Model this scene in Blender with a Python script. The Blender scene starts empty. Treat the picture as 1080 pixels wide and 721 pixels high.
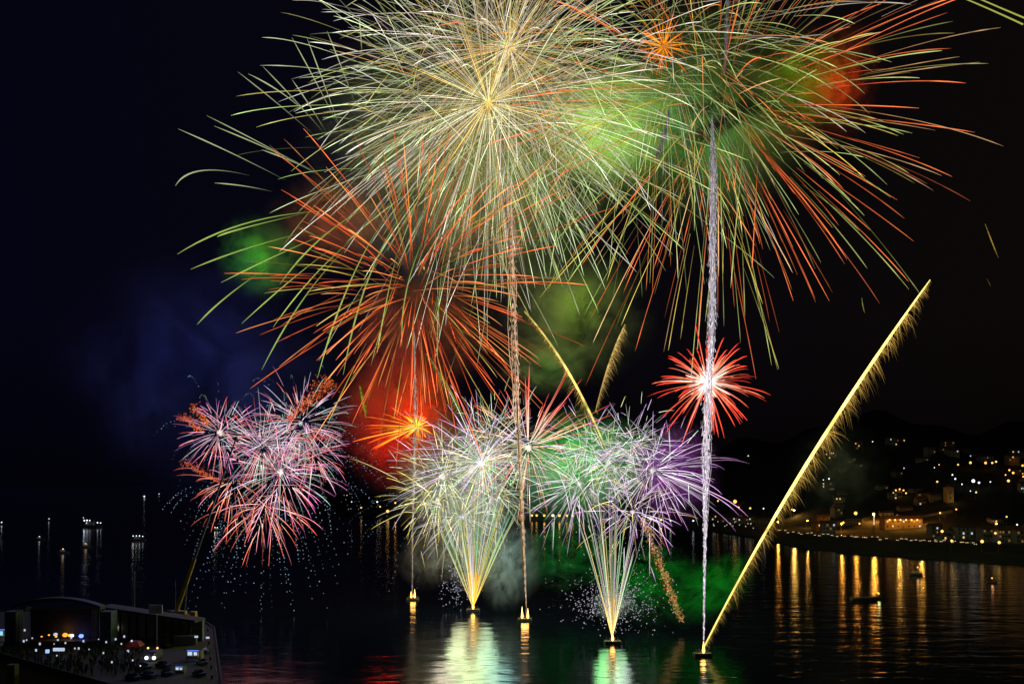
import bpy, math, random
import numpy as np
from mathutils import Vector

# ------------------------------------------------------------------ camera, world, light, exposure
S = bpy.context.scene
COL = S.collection
F, HOR, CAMZ = 935.0, 510.0, 50.0          # focal length in px of the 1080 px photograph, horizon row, eye height


def at(px, py, y):
    """a world point at distance y that shows at pixel px, py"""
    return np.array([(px - 540.0) / F * y, y, CAMZ - (py - HOR) / F * y])


def on_plane(px, py, z=0.0):
    y = (CAMZ - z) * F / (py - HOR)
    return at(px, py, y)


cam = bpy.data.objects.new('camera', bpy.data.cameras.new('camera'))
COL.objects.link(cam)
cam.location = (0, 0, CAMZ)
cam.rotation_euler = (math.radians(90), 0, 0)
cam.data.sensor_width = 36.0
cam.data.lens = 36.0 * F / 1080.0
cam.data.shift_y = (HOR - 360.5) / 1080.0
cam.data.clip_end = 60000
cam.data.clip_start = 0.5
S.camera = cam

W = bpy.data.worlds.new('World')
S.world = W
W.use_nodes = True
nt = W.node_tree
bg = nt.nodes['Background']
sky = nt.nodes.new('ShaderNodeTexSky')
sky.sky_type = 'NISHITA'
sky.sun_disc = False
sky.sun_elevation = math.radians(12)
sky.sun_rotation = math.radians(-70)
tc = nt.nodes.new('ShaderNodeTexCoord')
sx = nt.nodes.new('ShaderNodeSeparateXYZ')
nt.links.new(tc.outputs['Generated'], sx.inputs[0])
mr = nt.nodes.new('ShaderNodeMapRange')
mr.inputs['From Min'].default_value = -0.5
mr.inputs['From Max'].default_value = 0.5
nt.links.new(sx.outputs['X'], mr.inputs['Value'])
mx = nt.nodes.new('ShaderNodeMix')
mx.data_type = 'RGBA'
mx.inputs[6].default_value = (0.0012, 0.0014, 0.0060, 1)    # navy night over the open sea
mx.inputs[7].default_value = (0.0034, 0.0023, 0.0020, 1)    # sky over the town, warmed by its lamps
nt.links.new(mr.outputs[0], mx.inputs[0])
sc_ = nt.nodes.new('ShaderNodeMix')
sc_.data_type = 'RGBA'
sc_.blend_type = 'ADD'
sc_.inputs[0].default_value = 0.00001
nt.links.new(mx.outputs[2], sc_.inputs[6])
nt.links.new(sky.outputs[0], sc_.inputs[7])
nt.links.new(sc_.outputs[2], bg.inputs['Color'])
el = nt.nodes.new('ShaderNodeMapRange')
el.inputs['From Min'].default_value = -0.02
el.inputs['From Max'].default_value = 0.16
el.inputs['To Min'].default_value = 0.28
el.inputs['To Max'].default_value = 1.0
nt.links.new(sx.outputs['Z'], el.inputs['Value'])
nt.links.new(el.outputs[0], bg.inputs['Strength'])

sun = bpy.data.objects.new('moon', bpy.data.lights.new('moon', 'SUN'))
COL.objects.link(sun)
sun.data.energy = 0.012
sun.data.color = (0.55, 0.65, 1.0)
sun.data.angle = math.radians(0.5)
sun.rotation_euler = (math.radians(50), 0, math.radians(-60))

S.view_settings.view_transform = 'Standard'
S.view_settings.look = 'None'
S.view_settings.exposure = 0.0
S.view_settings.gamma = 1.0
S.view_settings.use_curve_mapping = False
cy = S.cycles
cy.use_denoising = True
cy.max_bounces = 4
cy.diffuse_bounces = 1
cy.glossy_bounces = 2
cy.transparent_max_bounces = 16
cy.volume_bounces = 0
cy.volume_step_rate = 1.6
cy.volume_max_steps = 96
cy.sample_clamp_indirect = 4.0

# ------------------------------------------------------------------ helpers
LOC = {}


def lin(c):
    c = np.asarray(c, float) / 255.0
    return np.where(c <= 0.04045, c / 12.92, ((c + 0.055) / 1.055) ** 2.4)


def tag(o, label=None, cat=None, group=None, kind=None):
    if label: o['label'] = label
    if cat: o['category'] = cat
    if group: o['group'] = group
    if kind: o['kind'] = kind
    return o


def empty(name, loc, label, cat, group=None, kind=None):
    o = bpy.data.objects.new(name, None)
    o.empty_display_size = 0.3
    COL.objects.link(o)
    o.location = tuple(float(v) for v in loc)
    LOC[o.name] = np.array(loc, float)
    return tag(o, label, cat, group, kind)


def link(name, me, parent=None, loc=None):
    o = bpy.data.objects.new(name, me)
    COL.objects.link(o)
    base = LOC[parent.name] if parent else np.zeros(3)
    LOC[o.name] = base if loc is None else np.array(loc, float)
    if parent: o.parent = parent
    if loc is not None:
        o.location = tuple(LOC[o.name] - base)
    return o


def copy_tree(o, parent=None):
    c = o.copy()
    COL.objects.link(c)
    if parent: c.parent = parent
    for ch in list(o.children):
        if ch.type != 'LIGHT':
            copy_tree(ch, c)
    return c


def principled(name, color, rough=0.7, metal=0.0, noise=0.0, scale=3.0, emit=None, estr=0.0):
    m = bpy.data.materials.new(name)
    m.use_nodes = True
    n = m.node_tree
    p = n.nodes['Principled BSDF']
    p.inputs['Base Color'].default_value = (*color, 1)
    p.inputs['Roughness'].default_value = rough
    p.inputs['Metallic'].default_value = metal
    if noise > 0:
        t = n.nodes.new('ShaderNodeTexNoise')
        t.inputs['Scale'].default_value = scale
        t.inputs['Detail'].default_value = 5
        c = n.nodes.new('ShaderNodeTexCoord')
        n.links.new(c.outputs['Object'], t.inputs['Vector'])
        r = n.nodes.new('ShaderNodeValToRGB')
        r.color_ramp.elements[0].position = 0.3
        r.color_ramp.elements[1].position = 0.7
        r.color_ramp.elements[0].color = (*[v * (1 - noise) for v in color], 1)
        r.color_ramp.elements[1].color = (*[min(1, v * (1 + noise)) for v in color], 1)
        n.links.new(t.outputs[0], r.inputs[0])
        n.links.new(r.outputs[0], p.inputs['Base Color'])
    if emit is not None:
        p.inputs['Emission Color'].default_value = (*emit, 1)
        p.inputs['Emission Strength'].default_value = estr
        m.cycles.emission_sampling = 'NONE'
    return m


def spark_material(name='burning_sparks'):
    m = bpy.data.materials.new(name)
    m.use_nodes = True
    n = m.node_tree
    n.nodes.remove(n.nodes['Principled BSDF'])
    a = n.nodes.new('ShaderNodeAttribute')
    a.attribute_name = 'col'
    e = n.nodes.new('ShaderNodeEmission')
    n.links.new(a.outputs['Color'], e.inputs['Color'])
    n.links.new(e.outputs[0], n.nodes['Material Output'].inputs['Surface'])
    m.cycles.emission_sampling = 'NONE'
    return m


SPARK = spark_material()


class Sparks:
    """collects glowing streaks (thin tapered tubes) and single sparks into one mesh"""

    def __init__(self):
        self.v, self.c, self.f, self.n = [], [], [], 0

    def streak(self, P, r, col, sides=3):
        P = np.asarray(P, float)
        k = len(P)
        r = np.broadcast_to(np.asarray(r, float), (k,))
        col = np.broadcast_to(np.asarray(col, float), (k, 3))
        T = np.gradient(P, axis=0)
        T /= np.linalg.norm(T, axis=1, keepdims=True) + 1e-9
        ref = np.array([0.13, 1.0, 0.07]) if abs(T[0, 1]) < 0.9 else np.array([1.0, 0.1, 0.0])
        U = np.cross(T, ref)
        U /= np.linalg.norm(U, axis=1, keepdims=True) + 1e-9
        V = np.cross(T, U)
        a = np.arange(sides) * 2 * math.pi / sides
        ring = P[:, None, :] + r[:, None, None] * (np.cos(a)[None, :, None] * U[:, None, :] + np.sin(a)[None, :, None] * V[:, None, :])
        self.v.append(ring.reshape(-1, 3))
        self.c.append(np.repeat(col, sides, axis=0))
        i = np.arange(k - 1)[:, None] * sides
        j = np.arange(sides)[None, :]
        j2 = (j + 1) % sides
        self.f.append((np.stack([i + j, i + j2, i + sides + j2, i + sides + j], -1).reshape(-1, 4)) + self.n)
        self.n += k * sides

    def dots(self, P, r, col):
        """single sparks: small octahedra, each written as four-sided degenerate-free quads of two tips"""
        P = np.asarray(P, float).reshape(-1, 3)
        r = np.broadcast_to(np.asarray(r, float), (len(P),))
        col = np.broadcast_to(np.asarray(col, float), (len(P), 3))
        for p, q, c in zip(P, r, col):
            self.streak([p + (0, 0, q), p + (0, 0, q * .2), p - (0, 0, q * .6), p - (0, 0, q)], [q * .25, q, q * .8, q * .2], c, 4)

    def build(self, name, parent=None, loc=None):
        v = np.concatenate(self.v)
        base = LOC[parent.name] if parent else (np.array(loc, float) if loc is not None else np.zeros(3))
        v = v - base
        f = np.concatenate(self.f)
        me = bpy.data.meshes.new(name)
        me.vertices.add(len(v))
        me.vertices.foreach_set('co', v.astype(np.float32).ravel())
        me.loops.add(f.size)
        me.loops.foreach_set('vertex_index', f.astype(np.int32).ravel())
        me.polygons.add(len(f))
        me.polygons.foreach_set('loop_start', np.arange(0, f.size, 4, dtype=np.int32))
        me.polygons.foreach_set('loop_total', np.full(len(f), 4, np.int32))
        me.update(calc_edges=True)
        ca = me.color_attributes.new('col', 'FLOAT_COLOR', 'POINT')
        cc = np.concatenate([np.concatenate(self.c), np.ones((len(v), 1))], 1)
        ca.data.foreach_set('color', cc.astype(np.float32).ravel())
        me.materials.append(SPARK)
        if parent is None:
            o = link(name, me, None, loc)
        else:
            o = link(name, me, parent)
        return o


class MB:
    """collects boxes, beams and lathed pieces of ONE part"""

    def __init__(self):
        self.v, self.f = [], []

    def add(self, v, f):
        b = len(self.v)
        self.v += [np.array(p, float) for p in v]
        self.f += [tuple(i + b for i in q) for q in f]
        return self

    def box(self, c, s, rz=0.0, taper=1.0):
        c = np.array(c, float)
        x, y, z = s[0] / 2, s[1] / 2, s[2] / 2
        pts = []
        for zz, t in ((-z, 1.0), (z, taper)):
            for a, b in ((-x, -y), (x, -y), (x, y), (-x, y)):
                a, b = a * t, b * t
                pts.append(c + (a * math.cos(rz) - b * math.sin(rz), a * math.sin(rz) + b * math.cos(rz), zz))
        return self.add(pts, [(3, 2, 1, 0), (4, 5, 6, 7), (0, 1, 5, 4), (1, 2, 6, 5), (2, 3, 7, 6), (3, 0, 4, 7)])

    def bar(self, p, q, r0, r1=None, n=6):
        r1 = r0 if r1 is None else r1
        p, q = np.array(p, float), np.array(q, float)
        t = (q - p) / (np.linalg.norm(q - p) + 1e-9)
        u = np.cross(t, (0, 0, 1.0) if abs(t[2]) < 0.9 else (0, 1.0, 0))
        u /= np.linalg.norm(u)
        w = np.cross(t, u)
        v = [c + r * (math.cos(2 * math.pi * (k + .5) / n) * u + math.sin(2 * math.pi * (k + .5) / n) * w) for c, r in ((p, r0), (q, r1)) for k in range(n)]
        f = [(k, (k + 1) % n, n + (k + 1) % n, n + k) for k in range(n)] + [tuple(range(n - 1, -1, -1)), tuple(range(n, 2 * n))]
        return self.add(v, f)

    def lathe(self, c, prof, n=10):
        c = np.array(c, float)
        v = [c + (r * math.cos(2 * math.pi * k / n), r * math.sin(2 * math.pi * k / n), z) for r, z in prof for k in range(n)]
        f = []
        for i in range(len(prof) - 1):
            f += [(i * n + k, i * n + (k + 1) % n, (i + 1) * n + (k + 1) % n, (i + 1) * n + k) for k in range(n)]
        f += [tuple(range(n - 1, -1, -1)), tuple((len(prof) - 1) * n + k for k in range(n))]
        return self.add(v, f)

    def ball(self, c, r, n=8, sz=1.0):
        return self.lathe(c, [(max(.02, math.sin(a)) * r, -math.cos(a) * r * sz) for a in np.linspace(0, math.pi, 7)], n)

    def build(self, name, mat, parent=None, loc=None, smooth=False):
        base = LOC[parent.name] if parent else (np.array(loc, float) if loc is not None else np.zeros(3))
        me = bpy.data.meshes.new(name)
        me.from_pydata([tuple(p - base) for p in self.v], [], self.f)
        me.materials.append(mat)
        if smooth:
            me.polygons.foreach_set('use_smooth', [True] * len(me.polygons))
        me.update()
        return link(name, me, parent, None if parent else loc)


def lamp(parent, p, color, watts, radius=0.5):
    """the light given off by a lamp, a flame, a burning star or an added unseen source"""
    l = bpy.data.lights.new('glow', 'POINT')
    l.energy = watts
    l.color = tuple(color)
    l.shadow_soft_size = radius
    l.cycles.use_multiple_importance_sampling = True
    o = bpy.data.objects.new('glow', l)
    COL.objects.link(o)
    if parent:
        o.parent = parent
        o.location = tuple(np.array(p, float) - LOC[parent.name])
    else:
        o.location = tuple(p)
    return o


M = dict(
    hull=principled('boat_hull_paint', (.10, .09, .09), .5, 0, .3, 1.5),
    white=principled('white_paint', (.55, .55, .53), .5, 0, .15, 1.0),
    steel=principled('galvanised_steel', (.22, .23, .25), .45, .6, .2, 2),
    wood=principled('weathered_timber', (.09, .06, .04), .8, 0, .4, 2),
    concrete=principled('wet_basalt_paving', (.024, .024, .025), .85, 0, .35, .25),
    asphalt=principled('asphalt', (.05, .05, .052), .9, 0, .3, .4),
    plaster=principled('warm_plaster', (.20, .165, .12), .8, 0, .2, .3),
    plaster2=principled('pale_plaster', (.24, .225, .20), .8, 0, .2, .3),
    plaster3=principled('ochre_plaster', (.24, .14, .06), .8, 0, .25, .3),
    stone=principled('brown_stone', (.28, .21, .13), .85, 0, .35, .8),
    tiles=principled('clay_tiles', (.16, .065, .04), .85, 0, .35, 2.5),
    darkroof=principled('dark_roof_tiles', (.05, .042, .04), .85, 0, .35, 2.0),
    dark=principled('dark_cloth', (.03, .03, .035), .9, 0, .3, 2),
    yellow=principled('crane_yellow', (.42, .27, .03), .5, 0, .2, 1),
    red=principled('red_canvas', (.30, .02, .02), .7, 0, .25, 2),
    canvas=principled('white_canvas', (.62, .62, .60), .8, 0, .1, 2),
    tyre=principled('rubber', (.02, .02, .02), .8),
    glassy=principled('dark_glass', (.02, .025, .03), .1),
    skin=principled('skin', (.40, .25, .18), .6),
    warmwin=principled('lit_window', (.3, .25, .15), .3, emit=(1, .55, .16), estr=1.1),
    dimwin=principled('dim_lit_window', (.3, .25, .15), .3, emit=(1, .5, .15), estr=.18),
    coldwin=principled('cold_lit_window', (.3, .3, .3), .3, emit=(.7, .85, 1), estr=.75),
    warm=principled('sodium_lamp', (.9, .6, .3), .3, emit=(1, .42, .07), estr=2.4),
    gold=principled('golden_lamp', (.9, .7, .4), .3, emit=(1, .52, .13), estr=2.0),
    cold=principled('white_lamp', (.9, .9, .9), .3, emit=(.85, .95, 1), estr=2.2),
    dimcold=principled('dim_white_lamp', (.9, .9, .8), .3, emit=(1, .88, .7), estr=.8),
    blue=principled('blue_lamp', (.2, .3, .9), .3, emit=(.12, .2, 1), estr=3),
    bluedim=principled('blue_strip_light', (.2, .3, .9), .3, emit=(.12, .25, 1), estr=.8),
    teal=principled('teal_lamp', (.5, .9, .9), .3, emit=(.35, .8, .75), estr=.8),
    phone=principled('phone_screen', (.6, .7, .9), .3, emit=(.7, .82, 1), estr=.7),
    amber=principled('amber_stage_lamp', (.9, .5, .1), .3, emit=(1, .40, .05), estr=1.4),
    flame=principled('flame', (.9, .5, .1), .3, emit=(1, .50, .10), estr=6),
)

# ------------------------------------------------------------------ setting: water
def water():
    m = bpy.data.materials.new('night_sea')
    m.use_nodes = True
    n = m.node_tree
    n.nodes.remove(n.nodes['Principled BSDF'])
    p = n.nodes.new('ShaderNodeBsdfAnisotropic')
    p.distribution = 'BECKMANN'
    p.inputs['Color'].default_value = (1, 1, 1, 1)
    p.inputs['Roughness'].default_value = .17
    d = n.nodes.new('ShaderNodeBsdfDiffuse')
    d.inputs['Color'].default_value = (.003, .005, .008, 1)
    fr = n.nodes.new('ShaderNodeFresnel')
    fr.inputs['IOR'].default_value = 1.33
    ms = n.nodes.new('ShaderNodeMixShader')
    n.links.new(fr.outputs[0], ms.inputs[0])
    n.links.new(d.outputs[0], ms.inputs[1])
    n.links.new(p.outputs[0], ms.inputs[2])
    n.links.new(ms.outputs[0], n.nodes['Material Output'].inputs['Surface'])
    c = n.nodes.new('ShaderNodeTexCoord')
    mp = n.nodes.new('ShaderNodeMapping')
    mp.inputs['Scale'].default_value = (.06, .15, .1)
    n.links.new(c.outputs['Object'], mp.inputs[0])
    t = n.nodes.new('ShaderNodeTexNoise')
    t.inputs['Scale'].default_value = 1.0
    t.inputs['Detail'].default_value = 3.0
    t.inputs['Roughness'].default_value = .55
    t.inputs['Distortion'].default_value = .6
    n.links.new(mp.outputs[0], t.inputs['Vector'])
    b = n.nodes.new('ShaderNodeBump')
    b.inputs['Strength'].default_value = 1.0
    b.inputs['Distance'].default_value = .30
    n.links.new(t.outputs[0], b.inputs['Height'])
    n.links.new(b.outputs[0], p.inputs['Normal'])
    n.links.new(b.outputs[0], fr.inputs['Normal'])
    mb = MB().add([(-9000, -400, 0), (9000, -400, 0), (9000, 24000, 0), (-9000, 24000, 0)], [(0, 1, 2, 3)])
    tag(mb.build('water', m), kind='structure')


water()

# ------------------------------------------------------------------ setting: the far shore
SHX = [300, 360, 480, 600, 700, 770, 840, 905, 1015, 1080, 1500]
SHY = [1500, 1300, 1230, 1200, 1060, 880, 700, 635, 570, 545, 470]
HLX = [300, 380, 500, 620, 700, 780, 900, 1060, 1500]
HLH = [0, 8, 14, 22, 60, 120, 135, 125, 140]


def shore_y(u): return float(np.interp(u, SHX, SHY))


def land_z(u, d):
    a = 2.0 * min(1, d / 6.0) + 4.5 * min(1, max(0, (d - 6) / 70.0))
    h = float(np.interp(u, HLX, HLH))
    t = min(1, max(0, (d - 140) / 620.0))
    t = t * t * (3 - 2 * t)
    bump = 1 + .10 * math.sin(u * .031 + d * .006) + .07 * math.sin(u * .012 - d * .013) + .05 * math.sin(u * .09)
    return a + h * t * bump


def land():
    us = np.arange(300, 1501, 12)
    ds = [0, 1.5, 6, 20, 45, 76, 110, 140, 180, 230, 290, 350, 420, 500, 580, 680, 800, 1000, 1300, 1800]
    v, f = [], []
    for u in us:
        for k, d in enumerate(ds):
            y = shore_y(u) + d
            z = land_z(u, d) if k else -2.0
            v.append(((u - 540) / F * y, y, z))
    nd = len(ds)
    for i in range(len(us) - 1):
        for k in range(nd - 1):
            a = i * nd + k
            f.append((a, a + nd, a + nd + 1, a + 1))
    m = principled('dark_hillside_scrub', (.022, .022, .015), .95, 0, .5, .05)
    o = MB().add(v, f).build('far_hills', m)
    tag(o, kind='structure')


land()


def on_land(px, py, lift=0.0):
    """where the ray through a pixel meets the far land raised by lift"""
    d = 0.0
    while d < 1500:
        y = shore_y(px) + d
        if land_z(px, d) + lift >= CAMZ - (py - HOR) / F * y:
            break
        d += 2.0
    y = shore_y(px) + d
    if d >= 1500:
        y = shore_y(px) + 640
    return np.array([(px - 540) / F * y, y, 0.0]) + (0, 0, land_z(px, y - shore_y(px)))


# the promenade road along the far shore
def promenade():
    v, f = [], []
    us = list(range(720, 1400, 10))
    for u in us:
        for d in (70, 96):
            y = shore_y(u) + d
            v.append(((u - 540) / F * y, y, land_z(u, d) + .05 + (.03 if d > 80 else 0)))
    for i in range(len(us) - 1):
        f.append((2 * i, 2 * i + 2, 2 * i + 3, 2 * i + 1))
    tag(MB().add(v, f).build('promenade_road', M['asphalt']), kind='structure')


promenade()

# ------------------------------------------------------------------ setting: quay and the near hillside
QZ = 3.0


def quay():
    a, b, c = on_plane(226, 662, QZ), on_plane(236, 735, QZ), on_plane(200, 645, QZ)
    top = [(-420, c[1] + 6, QZ), (c[0], c[1], QZ), (a[0], a[1], QZ), (b[0], b[1], QZ), (b[0] + 4, 140, QZ), (-420, 140, QZ)]
    n = len(top)
    v = top + [(x, y, -3) for x, y, z in top]
    f = [tuple(range(n - 1, -1, -1))] + [(i, (i + 1) % n, n + (i + 1) % n, n + i) for i in range(n)]
    tag(MB().add(v, f).build('quay', M['concrete']), kind='structure')
    k = MB()
    for p, q in zip(top[:4], top[1:4]):
        k.bar(np.array(p) + (0, 0, .15), np.array(q) + (0, 0, .15), .32, .32, 4)
    tag(k.build('quay_kerb', M['dark']), kind='structure')


quay()


def hillside():
    v, f = [], []
    xs = np.linspace(-320, 260, 30)
    ys = np.linspace(-120, 158, 20)
    for x in xs:
        for y in ys:
            v.append((x, y, max(QZ - .3, 46 - .29 * max(y, -20)) + .5 * math.sin(x * .2) * math.sin(y * .17) - (.6 if y > 140 else 0)))
    for i in range(len(xs) - 1):
        for j in range(len(ys) - 1):
            a = i * len(ys) + j
            f.append((a, a + len(ys), a + len(ys) + 1, a + 1))
    tag(MB().add(v, f).build('near_hillside', principled('scrub', (.05, .06, .03), .95, 0, .5, .3)), kind='structure')


hillside()

# ------------------------------------------------------------------ smoke lit by added unseen lights, some tinted the colour of that light
def smoke_material(name, density, scale, lo, hi, color, seed, soft=1.0):
    m = bpy.data.materials.new(name)
    m.use_nodes = True
    n = m.node_tree
    n.nodes.remove(n.nodes['Principled BSDF'])
    out = n.nodes['Material Output']
    c = n.nodes.new('ShaderNodeTexCoord')
    ln = n.nodes.new('ShaderNodeVectorMath')
    ln.operation = 'LENGTH'
    n.links.new(c.outputs['Object'], ln.inputs[0])
    fall = n.nodes.new('ShaderNodeMapRange')
    fall.interpolation_type = 'SMOOTHSTEP'
    fall.inputs['From Min'].default_value = 1.0
    fall.inputs['From Max'].default_value = 1.0 - soft * .95
    n.links.new(ln.outputs['Value'], fall.inputs['Value'])
    add = n.nodes.new('ShaderNodeVectorMath')
    add.operation = 'ADD'
    add.inputs[1].default_value = (seed * 3.7, seed * 1.3, -seed * 2.1)
    n.links.new(c.outputs['Object'], add.inputs[0])
    t = n.nodes.new('ShaderNodeTexNoise')
    t.inputs['Scale'].default_value = scale
    t.inputs['Detail'].default_value = 6
    t.inputs['Roughness'].default_value = .62
    t.inputs['Distortion'].default_value = 1.4
    n.links.new(add.outputs[0], t.inputs['Vector'])
    r = n.nodes.new('ShaderNodeMapRange')
    r.interpolation_type = 'SMOOTHSTEP'
    r.inputs['From Min'].default_value = lo
    r.inputs['From Max'].default_value = hi
    n.links.new(t.outputs[0], r.inputs['Value'])
    mu = n.nodes.new('ShaderNodeMath')
    mu.operation = 'MULTIPLY'
    n.links.new(fall.outputs[0], mu.inputs[0])
    n.links.new(r.outputs[0], mu.inputs[1])
    m2 = n.nodes.new('ShaderNodeMath')
    m2.operation = 'MULTIPLY'
    m2.inputs[1].default_value = density
    n.links.new(mu.outputs[0], m2.inputs[0])
    p = n.nodes.new('ShaderNodeVolumePrincipled')
    p.inputs['Color'].default_value = (*color, 1)  # on tinted clouds the coloured firework light is put into this colour
    n.links.new(m2.outputs[0], p.inputs['Density'])
    n.links.new(p.outputs[0], out.inputs['Volume'])
    return m


SMOKES = [0]


def smoke(label, px, py, y, rx, ry, ryd, tau, added_glows, scale=1.6, lo=.42, hi=.64, color=(.8, .8, .8), tilt=0.0, soft=1.0):
    """a drifting cloud of powder smoke; glows = unseen lights added inside, above or beside it: (px, py, y, colour, watts, radius)"""
    SMOKES[0] += 1
    k = y / F
    c = at(px, py, y)
    R = np.array([rx * k, ryd, ry * k])
    mat = smoke_material('powder_smoke', tau / (2 * ryd), scale, lo, hi, color, SMOKES[0], soft)
    mb = MB().ball((0, 0, 0), 1.0, 20)
    o = mb.build('smoke_cloud', mat)
    o.location = tuple(c)
    o.scale = tuple(R)
    o.rotation_euler = (0, tilt, 0)
    LOC[o.name] = np.array(c)
    tag(o, label, 'smoke', 'powder smoke drifting between the bursts', 'stuff')
    for g in added_glows:
        lamp(None, at(g[0], g[1], g[2]), lin(g[3]) / max(lin(g[3])), g[4], g[5] if len(g) > 5 else 4)


kW = 1000.0
smoke('bright green smoke between the two big overhead bursts', 640, 132, 430, 95, 74, 32, 3.6, [(632, 135, 430, (150, 210, 70), 165 * kW, 26)], 1.7, .38, .6)
smoke('dim dark green smoke behind the red and green burst', 735, 120, 470, 150, 130, 40, 2.2, [(735, 150, 440, (60, 200, 80), 60 * kW, 20)], 1.5)
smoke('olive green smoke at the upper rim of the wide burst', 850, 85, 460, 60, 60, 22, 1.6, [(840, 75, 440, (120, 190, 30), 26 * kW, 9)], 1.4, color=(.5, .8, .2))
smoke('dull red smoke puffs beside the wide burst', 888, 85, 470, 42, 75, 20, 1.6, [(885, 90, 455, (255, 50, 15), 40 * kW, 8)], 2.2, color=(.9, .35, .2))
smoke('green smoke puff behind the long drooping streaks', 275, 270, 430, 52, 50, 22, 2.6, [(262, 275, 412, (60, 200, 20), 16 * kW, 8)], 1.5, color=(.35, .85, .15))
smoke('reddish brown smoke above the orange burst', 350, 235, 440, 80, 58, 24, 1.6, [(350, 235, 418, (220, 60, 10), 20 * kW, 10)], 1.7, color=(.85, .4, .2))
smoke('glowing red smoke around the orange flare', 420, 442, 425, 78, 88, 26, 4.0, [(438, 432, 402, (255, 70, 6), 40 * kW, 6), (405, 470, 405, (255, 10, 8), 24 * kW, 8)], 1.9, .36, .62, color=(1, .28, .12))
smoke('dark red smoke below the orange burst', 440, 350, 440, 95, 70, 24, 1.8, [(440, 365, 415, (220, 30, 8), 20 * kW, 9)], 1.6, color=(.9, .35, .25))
smoke('dark olive smoke beside the twin rising tails', 605, 335, 440, 95, 80, 28, 1.4, [(610, 320, 420, (110, 150, 10), 20 * kW, 7)], 1.6)
smoke('dark green smoke hanging above the water fan', 575, 385, 430, 60, 40, 18, 1.3, [(580, 390, 415, (20, 170, 20), 7 * kW, 6)], 1.8)
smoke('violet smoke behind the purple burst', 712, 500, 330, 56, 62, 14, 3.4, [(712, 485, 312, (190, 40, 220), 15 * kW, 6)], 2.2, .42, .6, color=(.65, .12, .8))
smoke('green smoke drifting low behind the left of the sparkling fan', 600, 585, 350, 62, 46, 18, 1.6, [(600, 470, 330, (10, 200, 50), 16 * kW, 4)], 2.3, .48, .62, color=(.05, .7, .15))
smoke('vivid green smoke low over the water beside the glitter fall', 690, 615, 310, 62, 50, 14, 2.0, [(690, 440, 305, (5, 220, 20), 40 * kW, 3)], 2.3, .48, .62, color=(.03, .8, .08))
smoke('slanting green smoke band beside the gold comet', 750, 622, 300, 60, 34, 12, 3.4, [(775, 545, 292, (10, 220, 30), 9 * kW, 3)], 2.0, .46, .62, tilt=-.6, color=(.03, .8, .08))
smoke('green smoke lit behind the white green bursts', 615, 495, 335, 88, 72, 16, 2.2, [(600, 475, 312, (60, 220, 60), 15 * kW, 5), (655, 480, 312, (200, 230, 200), 12 * kW, 4)], 2.0, .4, .62, color=(.4, .85, .4))
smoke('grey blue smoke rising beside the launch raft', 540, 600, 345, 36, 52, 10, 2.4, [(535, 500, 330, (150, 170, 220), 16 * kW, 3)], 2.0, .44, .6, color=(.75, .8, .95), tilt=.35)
smoke('teal smoke left of the spark fountain', 452, 588, 365, 40, 38, 12, 1.6, [(455, 490, 352, (40, 150, 130), 6 * kW, 3)], 1.5)
smoke('pale smoke inside the white and yellow bursts', 492, 508, 366, 92, 88, 16, 2.0, [(470, 505, 344, (240, 225, 130), 22 * kW, 6), (518, 475, 344, (205, 215, 225), 22 * kW, 6)], 2.0, .4, .62)
smoke('dim brown green smoke behind the great white burst', 490, 160, 470, 190, 180, 45, 3.4, [(500, 170, 420, (160, 150, 70), 110 * kW, 24), (420, 120, 420, (120, 140, 60), 50 * kW, 20)], 1.7)
smoke('navy blue smoke bank over the sea', 210, 400, 560, 170, 150, 60, 1.2, [(200, 330, 470, (45, 50, 165), 210 * kW, 15)], 1.4, color=(.5, .6, 1))  # blue light added over the sea, no burst stands there
smoke('faint grey smoke wisp behind the gold comet', 885, 500, 420, 60, 60, 16, .8, [(870, 430, 405, (150, 150, 130), 2.0 * kW, 4)], 2.0)

smoke('whitish green smoke wrapped round the broad middle fan', 500, 575, 360, 46, 60, 9, 2.2, [(505, 520, 340, (190, 220, 170), 5 * kW, 4)], 2.2, .4, .62)
smoke('pale grey smoke puff at the foot of the slim fan', 646, 636, 290, 26, 20, 6, 1.6, [], 2.2, .4, .62)
# ------------------------------------------------------------------ fireworks
RNG = np.random.default_rng(7)


def sphere_dirs(n, rng):
    i = np.arange(n) + .5
    ph = np.arccos(1 - 2 * i / n)
    th = math.pi * (1 + 5 ** .5) * i
    d = np.stack([np.cos(th) * np.sin(ph), np.sin(th) * np.sin(ph), np.cos(ph)], 1)
    d += rng.normal(0, .09, d.shape)
    return d / np.linalg.norm(d, axis=1, keepdims=True)


def pick(pal, rng):
    w = np.array([p[0] for p in pal], float)
    return pal[rng.choice(len(pal), p=w / w.sum())]


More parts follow.
